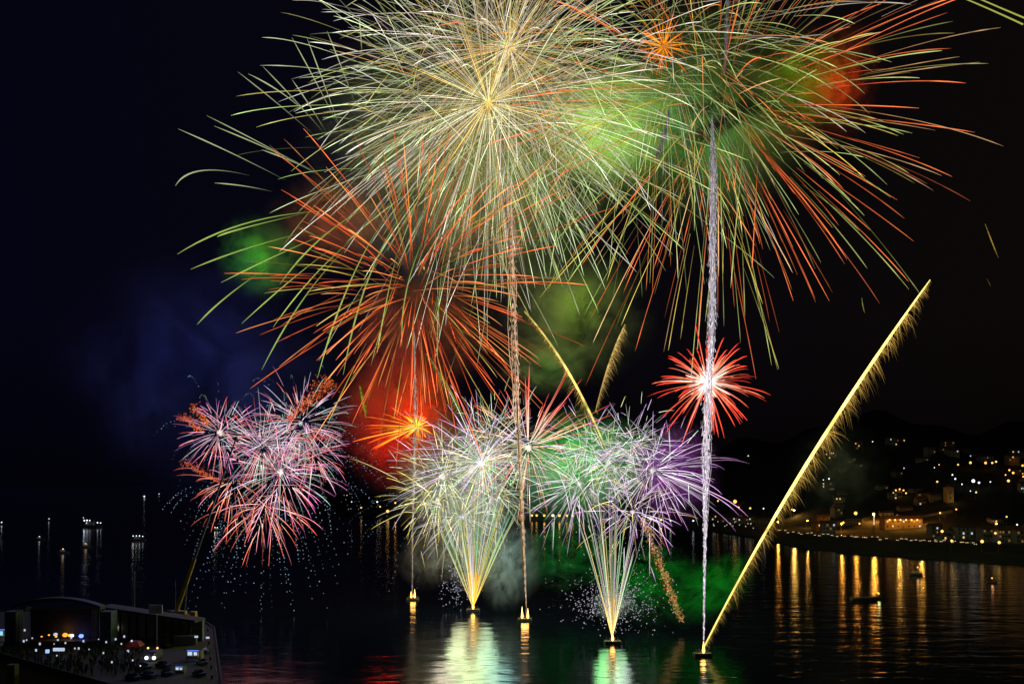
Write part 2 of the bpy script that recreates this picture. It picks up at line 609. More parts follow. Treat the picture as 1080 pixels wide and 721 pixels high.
def spray(sp, c, R, n, pal, k, droop=.12, t0=.06, w=1.3, seg=12, drag=1.6, var=.18, keep=None, plume=False, dots=0.0, start=.0, smax=1.35, scatter=0.0):
    """streaks of one shell: stars thrown outward, slowed by drag, pulled down by gravity. k = metres per pixel there"""
    rng = np.random.default_rng(int(RNG.integers(1 << 30)))
    for d in sphere_dirs(n, rng):
        if keep is not None and not keep(d, rng):
            continue
        _, a, b, e = pick(pal, rng)
        s = 1 + rng.normal(0, var)
        s = min(max(s, .45), smax)
        ts = t0 + start * rng.random()
        c0 = c + (rng.normal(0, scatter * R, 3) if scatter and rng.random() < .45 else 0)
        te = 1.0 - .15 * rng.random()
        t = np.linspace(ts, te, seg)
        g = (1 - np.exp(-drag * t)) / (1 - math.exp(-drag))
        P = c0 + d[None] * (R * s * g)[:, None]
        P[:, 2] -= droop * R * t ** 2
        u = (t - ts) / (te - ts)
        ca, cb, ce = lin(a), lin(b), lin(e)
        C = np.where(u[:, None] < .5, ca + (cb - ca) * (u * 2)[:, None], cb + (ce - cb) * (u * 2 - 1)[:, None])
        C = C * np.clip(1 + rng.normal(0, .22, len(u)), .45, 1.6)[:, None]
        br = float(np.clip(math.exp(rng.normal(.12, .55)), .25, 2.3))
        C = C * br
        r = w * k / 2 * (.7 + .25 * rng.random() + .2 * min(br, 1.3))
        if plume:
            rr = np.interp(u, [0, .3, .7, .88, 1], [.5, .7, 1.0, 1.35, .15])
        else:
            rr = np.interp(u, [0, .15, .75, 1], [.45, .9, 1, .2])
        if dots and rng.random() < dots:
            m = int(rng.integers(5, 11))
            tt = np.linspace(.55, 1.25, m) + rng.normal(0, .01, m)
            g = (1 - np.exp(-drag * tt)) / (1 - math.exp(-drag))
            Q = c + d[None] * (R * s * g)[:, None]
            Q[:, 2] -= droop * 1.7 * R * tt ** 2
            sp.dots(Q, r * .8 * (.5 + .8 * rng.random(m)), ce * (.15 + .85 * rng.random()))
        else:
            sp.streak(P, r * rr, C)


def core_ball(parent, c, r, color, gain, name='hot_core'):
    """the glowing knot of stars at a burst's heart: short thick sparks"""
    sp = Sparks()
    rng = np.random.default_rng(int(RNG.integers(1 << 30)))
    for d in sphere_dirs(46, rng):
        s = r * (.5 + .6 * rng.random())
        sp.streak([c + d * r * .03, c + d * s * .5, c + d * s], [r * .05, r * .06, r * .008], lin(color) * gain * (.6 + .6 * rng.random()))
    return sp.build(name, parent)


GR = 'aerial shell bursts over the bay'


def shell(label, px, py, y, Rpx, layers, core=None, glow=None, group=GR):
    c = at(px, py, y)
    k = y / F
    root = empty('firework_burst', c, label, 'firework', group)
    for i, L in enumerate(layers):
        L = dict(L)
        name = L.pop('name', 'spark_spray')
        R = L.pop('R', Rpx) * k
        sp = Sparks()
        spray(sp, c, R, L.pop('n'), L.pop('pal'), k, **L)
        o = sp.build(name, root)
        if 'glitter' in name: o['kind'] = 'stuff'
    if core:
        core_ball(root, c, core[0] * k, core[1], core[2])
    if glow:
        lamp(root, c, lin(glow[0]) / max(lin(glow[0])), glow[1], glow[2])
    return root


PALE = [(5, (150, 140, 104), (186, 198, 152), (200, 220, 170)), (4, (155, 138, 128), (202, 190, 176), (214, 212, 198)),
        (2, (150, 120, 50), (170, 150, 80), (186, 180, 110)), (2, (110, 120, 70), (135, 158, 92), (160, 186, 110))]
GOLDP = [(4, (200, 160, 60), (176, 160, 100), (180, 180, 130)), (3, (190, 150, 110), (170, 150, 130), (170, 165, 150)), (2, (160, 130, 60), (140, 150, 90), (150, 170, 110)), (2, (190, 110, 40), (190, 130, 70), (180, 150, 100))]
GREENP = [(5, (110, 120, 70), (140, 155, 90), (160, 178, 110)), (2, (130, 110, 100), (150, 140, 125), (160, 155, 140)), (2, (170, 110, 50), (190, 120, 60), (200, 120, 60))]
REDGREEN = [(5, (120, 50, 25), (205, 92, 48), (226, 110, 60)), (5, (80, 90, 40), (140, 150, 75), (165, 178, 105)), (3, (130, 110, 40), (175, 150, 60), (190, 170, 80)), (2, (150, 100, 60), (200, 150, 100), (200, 165, 120))]
ORANGE = [(6, (110, 40, 16), (228, 96, 48), (240, 112, 62)), (3, (130, 70, 25), (225, 135, 70), (232, 155, 92)), (1, (100, 80, 30), (165, 140, 60), (190, 170, 90))]

YA = 365
gA = shell('huge white green burst overhead with long drooping outer streaks', 515, 108, YA, 200, [
    dict(n=560, pal=PALE, droop=.10, w=.56, scatter=.2, seg=14, plume=True, var=.2, t0=.05, start=.3, drag=1.3),
    dict(n=200, pal=PALE[1:3] + GOLDP, R=150, droop=.06, w=.55, seg=9, name='inner_spray', var=.3, start=.2),
    dict(n=150, R=75, pal=[(2, (255, 245, 190), (215, 205, 160), (180, 175, 140)), (1, (255, 215, 90), (220, 175, 80), (170, 140, 80))], droop=.04, w=.55, seg=7, name='heart_spray', var=.35),
], core=(8, (255, 225, 120), 1.2))
shell('cream and gold burst at the top edge overlapping the huge white one', 537, 50, YA + 25, 190, [
    dict(n=410, pal=PALE, droop=.09, w=.56, scatter=.2, seg=13, plume=True, var=.22, start=.3, drag=1.3),
    dict(n=170, pal=PALE[1:3] + GOLDP, R=130, droop=.05, w=.55, seg=8, name='inner_spray', var=.3, start=.2),
    dict(n=120, R=60, pal=[(2, (255, 240, 190), (215, 200, 150), (180, 170, 130)), (1, (255, 205, 90), (220, 165, 80), (170, 130, 80))], droop=.04, w=.55, seg=7, name='heart_spray', var=.35),
], core=(9, (255, 220, 140), 1.2))
shell('pale green willow burst with small orange heart', 700, 49, 400, 205, [
    dict(n=390, pal=GREENP, droop=.16, w=.62, scatter=.2, seg=13, plume=True, var=.25, t0=.12, start=.3, drag=1.2),
    dict(n=70, R=30, pal=[(1, (255, 150, 30), (210, 100, 20), (150, 70, 15))], droop=.05, w=1.0, seg=6, name='inner_spray', var=.3),
], core=(6, (255, 140, 30), .8))
shell('wide red and green burst at the upper end of the beaded tail', 757, 112, 385, 245, [
    dict(n=270, pal=REDGREEN, scatter=.08, droop=.11, w=.74, seg=14, plume=True, var=.2, t0=.16, start=.3, drag=.9, smax=1.08),
    dict(n=105, pal=REDGREEN[:1] + REDGREEN[3:], droop=.04, w=.85, seg=10, var=.16, t0=.2, start=.3, drag=.8, smax=1.06, keep=lambda d, r: d[0] > -.2, name='red_spray'),
])
shell('orange red burst with straight streaks under the huge white one', 438, 300, 300, 150, [
    dict(n=275, pal=ORANGE, droop=.05, w=.85, scatter=.08, seg=9, var=.25, t0=.1, start=.3),
])


def q3(a, b, c, n):
    """points of the curve through three pixels"""
    t = np.linspace(0, 1, n)[:, None]
    a, b, c = (np.array(v, float) for v in (a, b, c))
    m = 2 * b - (a + c) / 2
    return (1 - t) ** 2 * a + 2 * t * (1 - t) * m + t * t * c


def px_path(pts, y, n=14, dy=0.0):
    if len(pts) == 2:
        pts = [pts[0], tuple((np.array(pts[0]) + pts[1]) / 2 - np.array([0, 1.5])), pts[1]]
    Q = q3(*pts, n)
    return np.array([at(x, v, y + dy * i / n) for i, (x, v) in enumerate(Q)])


# the long outer streaks of the huge burst
sp = Sparks()
k = YA / F
LONG = [((301, 190), (188, 136)), ((345, 190), (218, 122)), ((331, 180), (226, 133)), ((335, 183), (276, 158)), ((263, 185), (212, 180), (185, 196)),
        ((287, 202), (226, 193)), ((333, 144), (251, 76)), ((344, 143), (277, 70)), ((345, 141), (308, 84)), ((359, 137), (308, 40)), ((363, 148), (324, 41)),
        ((377, 116), (345, 33)), ((382, 60), (379, 18)), ((321, 225), (255, 241), (229, 250)), ((350, 222), (261, 235), (187, 268)), ((330, 243), (260, 262), (201, 284)),
        ((345, 246), (290, 270), (233, 298)), ((285, 280), (240, 312), (208, 342)), ((350, 262), (306, 296), (255, 341)), ((365, 262), (318, 318), (276, 390)),
        ((410, 225), (368, 300), (335, 398)), ((440, 205), (392, 285), (362, 395)), ((375, 250), (330, 292), (288, 345)), ((420, 260), (405, 330), (398, 372)),
        ((455, 235), (430, 300), (424, 365)), ((470, 250), (462, 330), (462, 380)), ((395, 215), (340, 250), (295, 300)), ((332, 128), (300, 100), (262, 78))]
rng = np.random.default_rng(3)
for L in LONG:
    P = px_path(L, YA - 10, 14, rng.uniform(-25, 25))
    u = np.linspace(0, 1, 14)
    low = L[-1][1] > 215
    ca, cb = (lin((90, 120, 40)), lin((175, 200, 100))) if low else (lin((70, 80, 50)), lin((178, 190, 140)))
    C = ca + (cb - ca) * np.minimum(1, u * 1.5)[:, None]
    sp.streak(P, .62 * k * np.interp(u, [0, .3, .8, 1], [.2, .8, 1.3, .2]) * rng.uniform(.8, 1.2), C * rng.uniform(.7, 1.1))
sp.build('outer_spray', gA)

# ---- the red peony with a white heart
shell('small red peony with white hot heart on the pale rising tail', 746, 403, 300, 54, [
    dict(n=110, pal=[(3, (255, 150, 110), (255, 74, 50), (235, 60, 45)), (1, (255, 220, 200), (255, 130, 100), (240, 90, 70))], droop=.12, w=1.15, seg=9, var=.16, t0=.08),
    dict(n=60, R=22, pal=[(1, (255, 250, 240), (255, 225, 205), (255, 150, 110))], droop=0, w=1.5, seg=5, name='inner_spray'),
], core=(13, (255, 240, 225), 3.0), glow=((255, 70, 40), 3 * kW, 3))

# ---- the flat pink cluster over the crane
PINK = [(4, (250, 205, 205), (205, 115, 160), (180, 80, 145)), (3, (255, 200, 185), (222, 105, 92), (200, 72, 70)), (2, (215, 200, 220), (160, 130, 178), (130, 100, 160)), (1, (200, 215, 200), (150, 180, 160), (120, 160, 140))]
LAV = [(3, (230, 225, 235), (185, 170, 195), (160, 140, 180)), (2, (240, 200, 210), (200, 130, 165), (170, 90, 140)), (2, (210, 220, 205), (170, 185, 165), (130, 160, 145)), (1, (230, 150, 130), (210, 100, 85), (180, 80, 70))]
REDLOW = [(4, (255, 200, 170), (225, 105, 80), (205, 75, 60)), (1, (255, 200, 190), (220, 130, 140), (190, 100, 120))]
DOTB = [(1, (160, 180, 200), (150, 175, 200), (150, 180, 205))]
DOTG = [(1, (120, 160, 150), (110, 150, 145), (110, 150, 150))]
GP = 'pink and red bursts above the crane'


def down(lo=-1.0, hi=.35):
    return lambda d, r: lo <= d[2] <= hi


YP = 335
shell('pink white burst with orange tufts on the far side of the crane tip', 232, 456, YP, 42, [
    dict(n=132, pal=PINK, scatter=.12, droop=0.100, w=0.57, seg=7, start=.4, var=.22), dict(n=34, R=58, pal=DOTG, dots=1.0, w=1.1, name='falling_glitter')], core=(5.4, (255, 225, 215), 1.20), glow=((255, 150, 150), .7 * kW, 2), group=GP)
shell('largest magenta pink burst in the middle of the cluster', 296, 498, YP, 59, [
    dict(n=148, pal=PINK, scatter=.12, droop=0.150, w=0.66, seg=9, start=.4, var=.22), dict(n=46, R=80, pal=DOTB, dots=1.0, w=1.1, name='falling_glitter')], core=(5.4, (255, 235, 230), 1.20), glow=((255, 120, 160), .9 * kW, 2), group=GP)
shell('lavender white burst beside the slanting orange glitter plume', 317, 446, YP + 8, 50, [
    dict(n=148, pal=LAV, scatter=.12, droop=0.125, w=0.57, seg=7, start=.4, var=.25), dict(n=60, R=72, pal=DOTG, dots=1.0, w=1.0, name='falling_glitter')], core=(3.6, (230, 235, 245), 0.96), group=GP)
shell('red orange half burst crossed by the dark crane boom', 246, 507, YP + 14, 48, [
    dict(n=85, pal=REDLOW, scatter=.12, droop=0.175, w=0.66, seg=8, start=.4, var=.2, keep=lambda d, r: d[2] < .35 and d[0] < .55), dict(n=60, R=58, pal=DOTB, dots=1.0, w=1.1, keep=down(-1, .1), name='falling_glitter')], group=GP)
shell('lowest red burst of the cluster with falling blue white dots', 278, 533, YP, 50, [
    dict(n=81, pal=REDLOW, scatter=.12, droop=0.275, w=0.70, seg=8, start=.4, var=.25, keep=down(-1, .3)), dict(n=66, R=66, pal=DOTB, dots=1.0, w=1.15, droop=.3, keep=down(-1, .1), name='falling_glitter')], group=GP)
shell('faint tangled lavender burst between the pink ones', 276, 472, YP + 4, 46, [
    dict(n=148, pal=LAV, scatter=.12, droop=0.125, w=0.55, seg=7, start=.4, var=.28), dict(n=30, R=64, pal=DOTG, dots=1.0, w=1.0, name='falling_glitter')], group=GP)
for x, y_, lab in ((300, 462, 'small rose burst filling the gap above the magenta one'), (330, 478, 'ragged mauve burst at the seaward side of the cluster')):
    shell(lab, x, y_, YP + 6, 39, [dict(n=93, pal=PINK, scatter=.12, droop=0.150, w=0.55, seg=7, start=.4, var=.28), dict(n=36, R=62, pal=DOTB, dots=1.0, w=1.0, name='falling_glitter')], group=GP)


def glitter_plume(label, a, b, w0, w1, y, col, n, group='glitter plumes and comets'):
    """a slanting tail of many curly glittering sparks"""
    sp = Sparks()
    k = y / F
    rng = np.random.default_rng(int(RNG.integers(1 << 30)))
    a, b = np.array(a, float), np.array(b, float)
    d = b - a
    L = np.linalg.norm(d)
    nrm = np.array([-d[1], d[0]]) / L
    for _ in range(n):
        t = rng.random() ** .8
        off = rng.normal(0, .42) * (w0 + (w1 - w0) * t) * .7
        p = a + d * t + nrm * off
        dep = rng.normal(0, (w0 + (w1 - w0) * t) * .4) * k
        ang = rng.uniform(0, 6.28)
        l = rng.uniform(.6, 2.0)
        P = [at(*(p + l * np.array([math.cos(ang + s * .9), math.sin(ang + s * .9)]) * s), y) + (0, dep, 0) for s in (-1, 0, 1)]
        sp.streak(P, np.array([.1, .34, .12]) * k, lin(col) * float(np.clip(math.exp(rng.normal(-.1, .75)), .1, 2.6)) * (1.15 - .5 * t))
    c = at(*((a + b) / 2), y)
    root = empty('glitter_plume', c, label, 'firework', group)
    sp.build('crackling_glitter', root)['kind'] = 'stuff'
    return root


glitter_plume('fat orange glitter plume slanting up from the lavender burst', (303, 443), (350, 400), 7, 17, YP - 4, (225, 105, 50), 520)
glitter_plume('short orange glitter tuft at the upper side of the pink white burst', (220, 448), (203, 427), 5, 9, YP - 4, (225, 110, 45), 140)
glitter_plume('short orange glitter tuft beneath the other tuft of the pink burst', (215, 455), (190, 438), 5, 9, YP - 4, (225, 100, 45), 160)
glitter_plume('thin red orange glitter tail above the red half burst', (236, 510), (192, 486), 3, 10, YP - 4, (205, 85, 50), 200)
glitter_plume('dull red glitter tuft on the seaward end of the cluster', (325, 460), (358, 462), 5, 9, YP - 4, (190, 80, 70), 140)
glitter_plume('falling tan glitter tail behind the purple crossed burst', (677, 545), (719, 655), 9, 6, 300, (205, 150, 90), 620)


def comet(label, pts, y, w, core, fringe, hair, nh, side=1, heat=2.0, fade=(0.2, 1, 1), group='glitter plumes and comets', gr=1.0):
    """a rising comet: bright core line and a fringe of sparks that fall off one side"""
    k = y / F
    Q = q3(*pts, 40)
    c = at(*Q[20], y)
    root = empty('comet', c, label, 'firework', group)
    u = np.linspace(0, 1, 40)
    sp = Sparks()
    rng0 = np.random.default_rng(int(RNG.integers(1 << 30)))
    P = np.array([at(*q, y) for q in Q])
    sp.streak(P, w * k / 2 * np.interp(u, [0, .2, .5, .8, 1], [.5, .6, 1, .9, .3]), lin(core) * heat * (np.interp(u, [0, .5, 1], fade) * np.clip(1 + rng0.normal(0, .28, 40), .4, 1.7))[:, None], 5)
    sp.build('bright_trail', root)
    if nh < 40:
        return root
    rng = np.random.default_rng(int(RNG.integers(1 << 30)))
    sp = Sparks()
    for _ in range(nh):
        t = rng.random()
        i = min(38, int(t * 39))
        q = Q[i] + (Q[i + 1] - Q[i]) * (t * 39 - i)
        d = (Q[i + 1] - Q[i]) / (np.linalg.norm(Q[i + 1] - Q[i]) + 1e-9)
        nr = np.array([-d[1], d[0]]) * side
        l = hair * np.interp(t, [0, .15, .55, .9, 1], [.35, .55, 1, 1, .3]) * rng.uniform(.35, 1.1)
        back = rng.normal(.0, .38)
        l *= .45 + .9 * abs(math.sin(t * 37 + 2 * math.sin(t * 91))) * rng.uniform(.4, 1.2)
        pts_ = [q + nr * l * s * .8 + d * l * back * s + np.array([0, 1]) * l * .75 * s * s * gr for s in (0, .35, .7, 1.0)]
        dep = rng.normal(0, l * .4) * k
        PP = [at(*p, y) + (0, dep * s, 0) for p, s in zip(pts_, (0, .35, .7, 1))]
        sp.streak(PP, np.array([.42, .36, .24, .06]) * k * (.55 + w * .03), np.array([1.5, .9, .5, .22])[:, None] * lin(fringe) * float(np.clip(math.exp(rng.normal(-.35, .7)), .12, 1.9)) * np.interp(t, [0, .5, 1], fade))
    sp.build('spark_fringe', root)
    return root


cK = comet('long golden comet arcing up from the outermost launch raft', ((742, 683), (847, 495), (981, 295)), 265, 3.5, (255, 234, 125), (215, 170, 78), 14, 1000, 1, 2.2, (.45, 1.05, .95))
lamp(cK, at(858, 500, 262), (1, .8, .35), .06 * kW, 2)
comet('pale golden comet falling toward the white green bursts', ((553, 328), (598, 390), (640, 475)), 330, 2.8, (240, 215, 115), (200, 170, 85), 8, 460, 1, 1.5, (.5, 1, .6))
comet('short tan comet leaning the other way beside the pale one', ((628, 434), (642, 385), (659, 342)), 335, 2.0, (215, 180, 100), (205, 170, 95), 9, 420, 1, 1.0, (.5, .9, .8))
comet('stubby olive comet above the glowing red smoke', ((386, 440), (383, 425), (379, 406)), 380, 2.4, (150, 150, 45), (140, 140, 40), 5, 120, 1, .8, (.5, 1, .5))
comet('olive yellow comet dropping into the white fan top', ((450, 372), (468, 400), (490, 440)), 372, 2.0, (150, 150, 70), (150, 150, 70), 8, 240, 1, .7, (.5, 1, .6))
comet('faint stray spark alone in the dark sky', ((1039, 236), (1045, 252), (1053, 272)), 380, 1.1, (170, 140, 60), (120, 90, 40), 3, 30, 1, .8, (.5, 1, .5), 'stray sparks')
comet('tiny spark lowest in the dark sky beyond the burst', ((1041, 294), (1043, 298), (1045, 302)), 380, .8, (110, 80, 40), (90, 60, 30), 2, 8, 1, .6, (1, 1, .6), 'stray sparks')
comet('tiny spark above the tip of the long golden comet', ((909, 314), (910, 322), (912, 330)), 380, .9, (150, 150, 70), (90, 80, 40), 2, 8, 1, .7, (1, 1, .6), 'stray sparks')
sp = Sparks()
for a, b, c in (((985, -14), (1030, 4), (1079, 26)), ((990, -20), (1040, 2), (1092, 24))):
    sp.streak(px_path((a, b, c), 380), 1.0 * 380 / F * np.linspace(.5, .9, 14), lin((165, 175, 80)))
tag(sp.build('stray_streak', None, at(1030, 4, 380)), 'pair of long yellow green streaks at the top corner', 'firework', 'stray sparks')


def rising_tail(label, pts, y, w, col, strands, heat=1.0, wob=.5, n=90, bead=.5, fade=(1, 1, 1), dust=5.0):
    """the braided tail a climbing shell leaves"""
    k = y / F
    Q = np.array(pts, float)
    seg = np.r_[0, np.cumsum(np.linalg.norm(np.diff(Q, axis=0), axis=1))]
    t = np.linspace(0, seg[-1], n)
    X, Y_ = np.interp(t, seg, Q[:, 0]), np.interp(t, seg, Q[:, 1])
    ww = np.interp(t, seg, np.broadcast_to(np.asarray(w, float), (len(Q),)))
    u = t / seg[-1]
    rng = np.random.default_rng(int(RNG.integers(1 << 30)))
    sp = Sparks()
    for _ in range(strands):
        o1, o2 = rng.normal(0, .28, 2)
        wander = np.convolve(rng.normal(0, 1, n + 20), np.ones(21) / 21, 'valid')[:n]
        P = np.array([at(x + (o1 + wv * 1.6) * a, v, y) + (0, o2 * a * k, 0) for x, v, a, wv in zip(X, Y_, ww, wander)])
        b = np.clip(1 + bead * rng.normal(0, .7, n), .15, 2.2)
        sp.streak(P, k * np.clip(.10 + ww * .045, .12, .34) * np.clip(1 + .4 * rng.normal(0, 1, n), .4, 1.8), lin(col)[None] * heat * rng.uniform(.4, 1.1) * (b * np.interp(u, [0, .5, 1], fade))[:, None])
    for _ in range(int(seg[-1] * dust)):
        i = int(rng.integers(n - 1))
        a = ww[i]
        q = np.array([X[i] + np.clip(rng.normal(0, .36), -1, 1) * a, Y_[i] + rng.uniform(-1, 1)])
        l = rng.uniform(1.0, 5.0) + a * rng.uniform(0, .6)
        dx = rng.normal(0, .16) * a
        dep = rng.normal(0, .3) * a * k
        sp.streak([at(q[0], q[1], y) + (0, dep, 0), at(q[0] + dx * .5, q[1] + l * .6, y) + (0, dep, 0), at(q[0] + dx, q[1] + l, y) + (0, dep, 0)], np.array([.16, .21, .06]) * k, lin(col) * heat * float(np.clip(math.exp(rng.normal(-.4, .7)), .08, 1.9)) * np.interp(u[i], [0, .5, 1], fade))
    m = len(Q) // 2
    o = sp.build('rising_tail', None, at(*Q[m], y))
    return tag(o, label, 'firework', 'rising shell tails')


rising_tail('beaded lavender white tail climbing into the wide red and green burst', [(742, 684), (743, 600), (744, 520), (746, 430), (748, 400), (751, 330), (752, 250), (752, 180), (751, 122)], 285,
            [.6, 1.6, 4.2, 6.6, 6.2, 5.4, 5.6, 5.2, 1.2], (225, 214, 225), 6, 1.2, .55, 120, .5, (.95, 1.1, .28), 7.0)
rising_tail('twin pinkish gold tail climbing into the huge white burst', [(555, 642), (553, 590), (550, 520), (546, 440), (543, 360), (540, 260), (537, 190)], 340, [.6, 1.6, 3.6, 5.4, 6.0, 4.6, 2.6], (238, 198, 160), 5, 1.15, .55, 60, .35, (.6, 1, .5), 2.5)
rising_tail('thin pale tail rising from the smallest flame raft past the red smoke', [(435, 622), (435, 560), (437, 500), (438, 430), (437, 350)], 385, [.6, 1.0, 1.7, 1.7, 1.0], (210, 190, 175), 3, .8, .5, 120, .5, (.5, 1, .6))
rising_tail('faint violet tail inside the upper green smoke', [(692, 165), (700, 145), (706, 115)], 385, [1.4, 2.4, 2.0], (120, 110, 130), 4, .7, .5, 40, .6, (.7, 1, .7))
rising_tail('faint grey violet tail leaving the top edge', [(764, 75), (766, 40), (768, -10)], 385, [1.6, 2.4, 2.2], (125, 115, 125), 4, .8, .5, 40, .6, (.7, 1, .7))
rising_tail('thin gold tail falling on the seaward side of the twin tail', [(552, 600), (549, 540), (547, 470), (545, 420)], 336, [.5, .8, 1.0, .8], (180, 140, 70), 2, .7, .5, 80, .5, (.5, 1, .5))

# ---- glowing orange flare in the red smoke
shell('orange flare streaking sideways inside the red smoke', 440, 450, 385, 58, [
    dict(n=120, pal=[(1, (255, 190, 60), (255, 120, 30), (255, 70, 25))], droop=.05, w=1.3, seg=8, keep=lambda d, r: abs(d[2]) < .35 and (d[0] < -.2 or r.random() < .15), var=.25, t0=.05),
    dict(n=60, R=16, pal=[(1, (255, 220, 90), (255, 160, 40), (255, 90, 20))], w=1.6, seg=5, name='inner_spray')], core=(8, (255, 190, 60), 2.0), glow=((255, 60, 10), 1 * kW, 3))

# ---- water fans
FAN = [(2, (255, 235, 180), (215, 215, 190), (200, 205, 195)), (4, (255, 205, 80), (150, 205, 140), (110, 180, 140)), (3, (255, 180, 40), (225, 200, 80), (195, 190, 85)), (2, (240, 220, 200), (200, 185, 205), (180, 165, 195))]
FAN2 = [(3, (255, 225, 150), (170, 225, 165), (190, 215, 190)), (2, (255, 230, 190), (220, 215, 195), (215, 205, 205)), (2, (255, 200, 90), (205, 190, 110), (200, 180, 120)), (1, (230, 190, 220), (190, 150, 200), (180, 140, 200))]


def fan(label, bx, by, y, n, pal, spread, h0, h1, w, seedw=1.0, group='spark fans rising from the water', hot=None):
    k = y / F
    base = at(bx, by, y)
    root = empty('spark_fountain', base, label, 'firework', group)
    rng = np.random.default_rng(int(RNG.integers(1 << 30)))
    sp = Sparks()
    for _ in range(n):
        a = np.clip(rng.normal(0, spread * .62), -spread, spread)
        az = rng.uniform(-.7, .7) * spread
        h = rng.uniform(h0, h1)
        _, ca, cb, ce = pick(pal, rng)
        u = np.linspace(0, 1, 14)
        lift = (1 - np.exp(-1.5 * u)) / (1 - math.exp(-1.5))
        X = math.tan(a) * h * lift + rng.normal(0, .3) * u ** 2
        X = X + np.cumsum(rng.normal(0, .22, 14)) * u
        P = base + np.stack([X * k, math.tan(az) * h * lift * k, h * lift * k - .05 * h * k * u ** 2], 1)
        C = np.where(u[:, None] < .3, lin(ca) + (lin(cb) - lin(ca)) * (u / .3)[:, None], lin(cb) + (lin(ce) - lin(cb)) * ((u - .3) / .7)[:, None])
        C *= np.interp(u, [0, .15, .7, 1], [1.7, 1.05, .85, .5])[:, None] * float(np.clip(math.exp(rng.normal(-.25, .6)), .15, 1.6))
        sp.streak(P, w * k / 2 * np.interp(u, [0, .2, .8, 1], [.8, 1, 1, .3]) * rng.uniform(.7, 1.2), C)
    sp.build('spark_spray', root)
    sp = Sparks()
    for _ in range(n * 7):
        h = h0 * rng.uniform(.25, 1.5)
        a = np.clip(rng.normal(0, spread * .75), -spread * 1.25, spread * 1.25)
        _, ca, cb, ce = pick(pal, rng)
        q = base + np.array([math.tan(a) * h * k, rng.normal(0, .25) * h * spread * k, h * k])
        sp.dots([q], rng.uniform(.18, .42) * k, lin(cb) * float(np.clip(math.exp(rng.normal(-.3, .7)), .1, 1.8)))
    sp.build('fan_glitter', root)['kind'] = 'stuff'
    if hot:
        s2 = Sparks()
        for _ in range(26):
            a = rng.normal(0, .12)
            h = rng.uniform(14, 52)
            P = base + np.array([[0, 0, 0], [math.tan(a) * h * .5 * k, rng.normal(0, .4), h * .55 * k], [math.tan(a) * h * k, rng.normal(0, .8), h * k]])
            s2.streak(P, np.array([1.0, 1.2, .2]) * k, np.array([2.2, 1.4, .7])[:, None] * lin(hot))
        s2.build('hot_jet', root)
    return root


f1 = fan('broad white yellow and green spark fan on the middle launch raft', 499, 640, 351, 88, FAN, .41, 70, 152, .72, hot=(255, 190, 50))
lamp(f1, at(499, 612, 351), (1, .72, .25), 2.4 * kW, 2)
for x, y_, c_, w_ in ((488, 612, (.9, .95, .5), 1.3), (508, 610, (.7, 1, .6), 1.4), (482, 590, (.8, .95, .5), 2.8), (514, 588, (.6, 1, .65), 2.8), (470, 562, (.9, .8, .6), 2.6), (498, 570, (.8, 1, .45), 4.5), (527, 560, (.4, .85, .75), 2.4), (462, 535, (.9, .75, .5), 2.6), (490, 545, (.75, 1, .5), 4.0), (516, 540, (.65, 1, .6), 3.6), (540, 535, (.4, .7, .75), 2.0)):
    lamp(f1, at(x, y_, 351), c_, w_ * 1.6 * kW, 4.5)
f2 = fan('slim greenish white spark fan with a glitter cloud at its foot', 646, 670, 285, 52, FAN2, .27, 90, 168, .78, hot=(255, 205, 120))
lamp(f2, at(646, 640, 285), (.9, .75, .6), 1.0 * kW, 2)
for x, y_, c_, w_ in ((641, 652, (.4, 1, .42), .7), (652, 650, (.6, 1, .6), .6), (636, 636, (.4, 1, .42), 1.1), (646, 634, (.45, 1, .5), 1.2), (656, 632, (.8, .8, .85), .9), (638, 615, (.45, 1, .5), 1.6), (654, 612, (.75, .85, .8), 1.6), (632, 590, (.4, 1, .45), 1.8), (648, 590, (.5, 1, .55), 2.2), (664, 588, (.8, .75, .85), 1.6), (645, 565, (.5, 1, .55), 2.4)):
    lamp(f2, at(x, y_, 285), (c_[0] * .8, c_[1], c_[2] * .8), w_ * 1.4 * kW, 3)
sp = Sparks()
rng = np.random.default_rng(11)
k = 285 / F
for _ in range(1100):
    p = np.array([646, 634]) + rng.normal(0, 1, 2) * np.array([17, 11]) * (1 if rng.random() < .7 else 1.9)
    if p[1] > 668: continue
    sp.dots([at(*p, 285) + (0, rng.normal(0, 5), 0)], rng.uniform(.25, .6) * k, lin((215, 205, 222)) * rng.uniform(.3, 1))
sp.build('glitter_cloud', f2)['kind'] = 'stuff'
sp = Sparks()
k = 351 / F
for _ in range(200):
    p = np.array([483, 616]) + rng.normal(0, 1, 2) * np.array([10, 11])
    sp.dots([at(*p, 351) + (0, rng.normal(0, 4), 0)], rng.uniform(.3, .7) * k, lin((190, 185, 205)) * rng.uniform(.3, 1))
sp.build('glitter_cloud', f1)['kind'] = 'stuff'

WHG = [(4, (225, 230, 200), (180, 192, 155), (140, 165, 130)), (2, (235, 230, 240), (190, 178, 200), (165, 145, 185)), (2, (240, 230, 160), (205, 200, 130), (180, 175, 100)), (1, (170, 230, 160), (130, 200, 130), (100, 170, 110))]
YEL = [(3, (255, 245, 190), (215, 190, 90), (190, 160, 55)), (1, (240, 235, 220), (200, 190, 150), (180, 160, 110))]
PUR = [(4, (235, 225, 235), (195, 160, 208), (178, 128, 200)), (2, (235, 215, 225), (205, 150, 190), (185, 110, 170)), (2, (230, 240, 225), (190, 205, 185), (150, 180, 155))]
REDP = [(5, (255, 215, 190), (230, 100, 82), (210, 70, 66)), (2, (250, 235, 220), (215, 180, 150), (200, 150, 115)), (1, (240, 240, 220), (200, 190, 170), (180, 160, 140))]
G1 = 'bursts crowning the middle spark fan'
G2 = 'bursts crowning the slim spark fan'
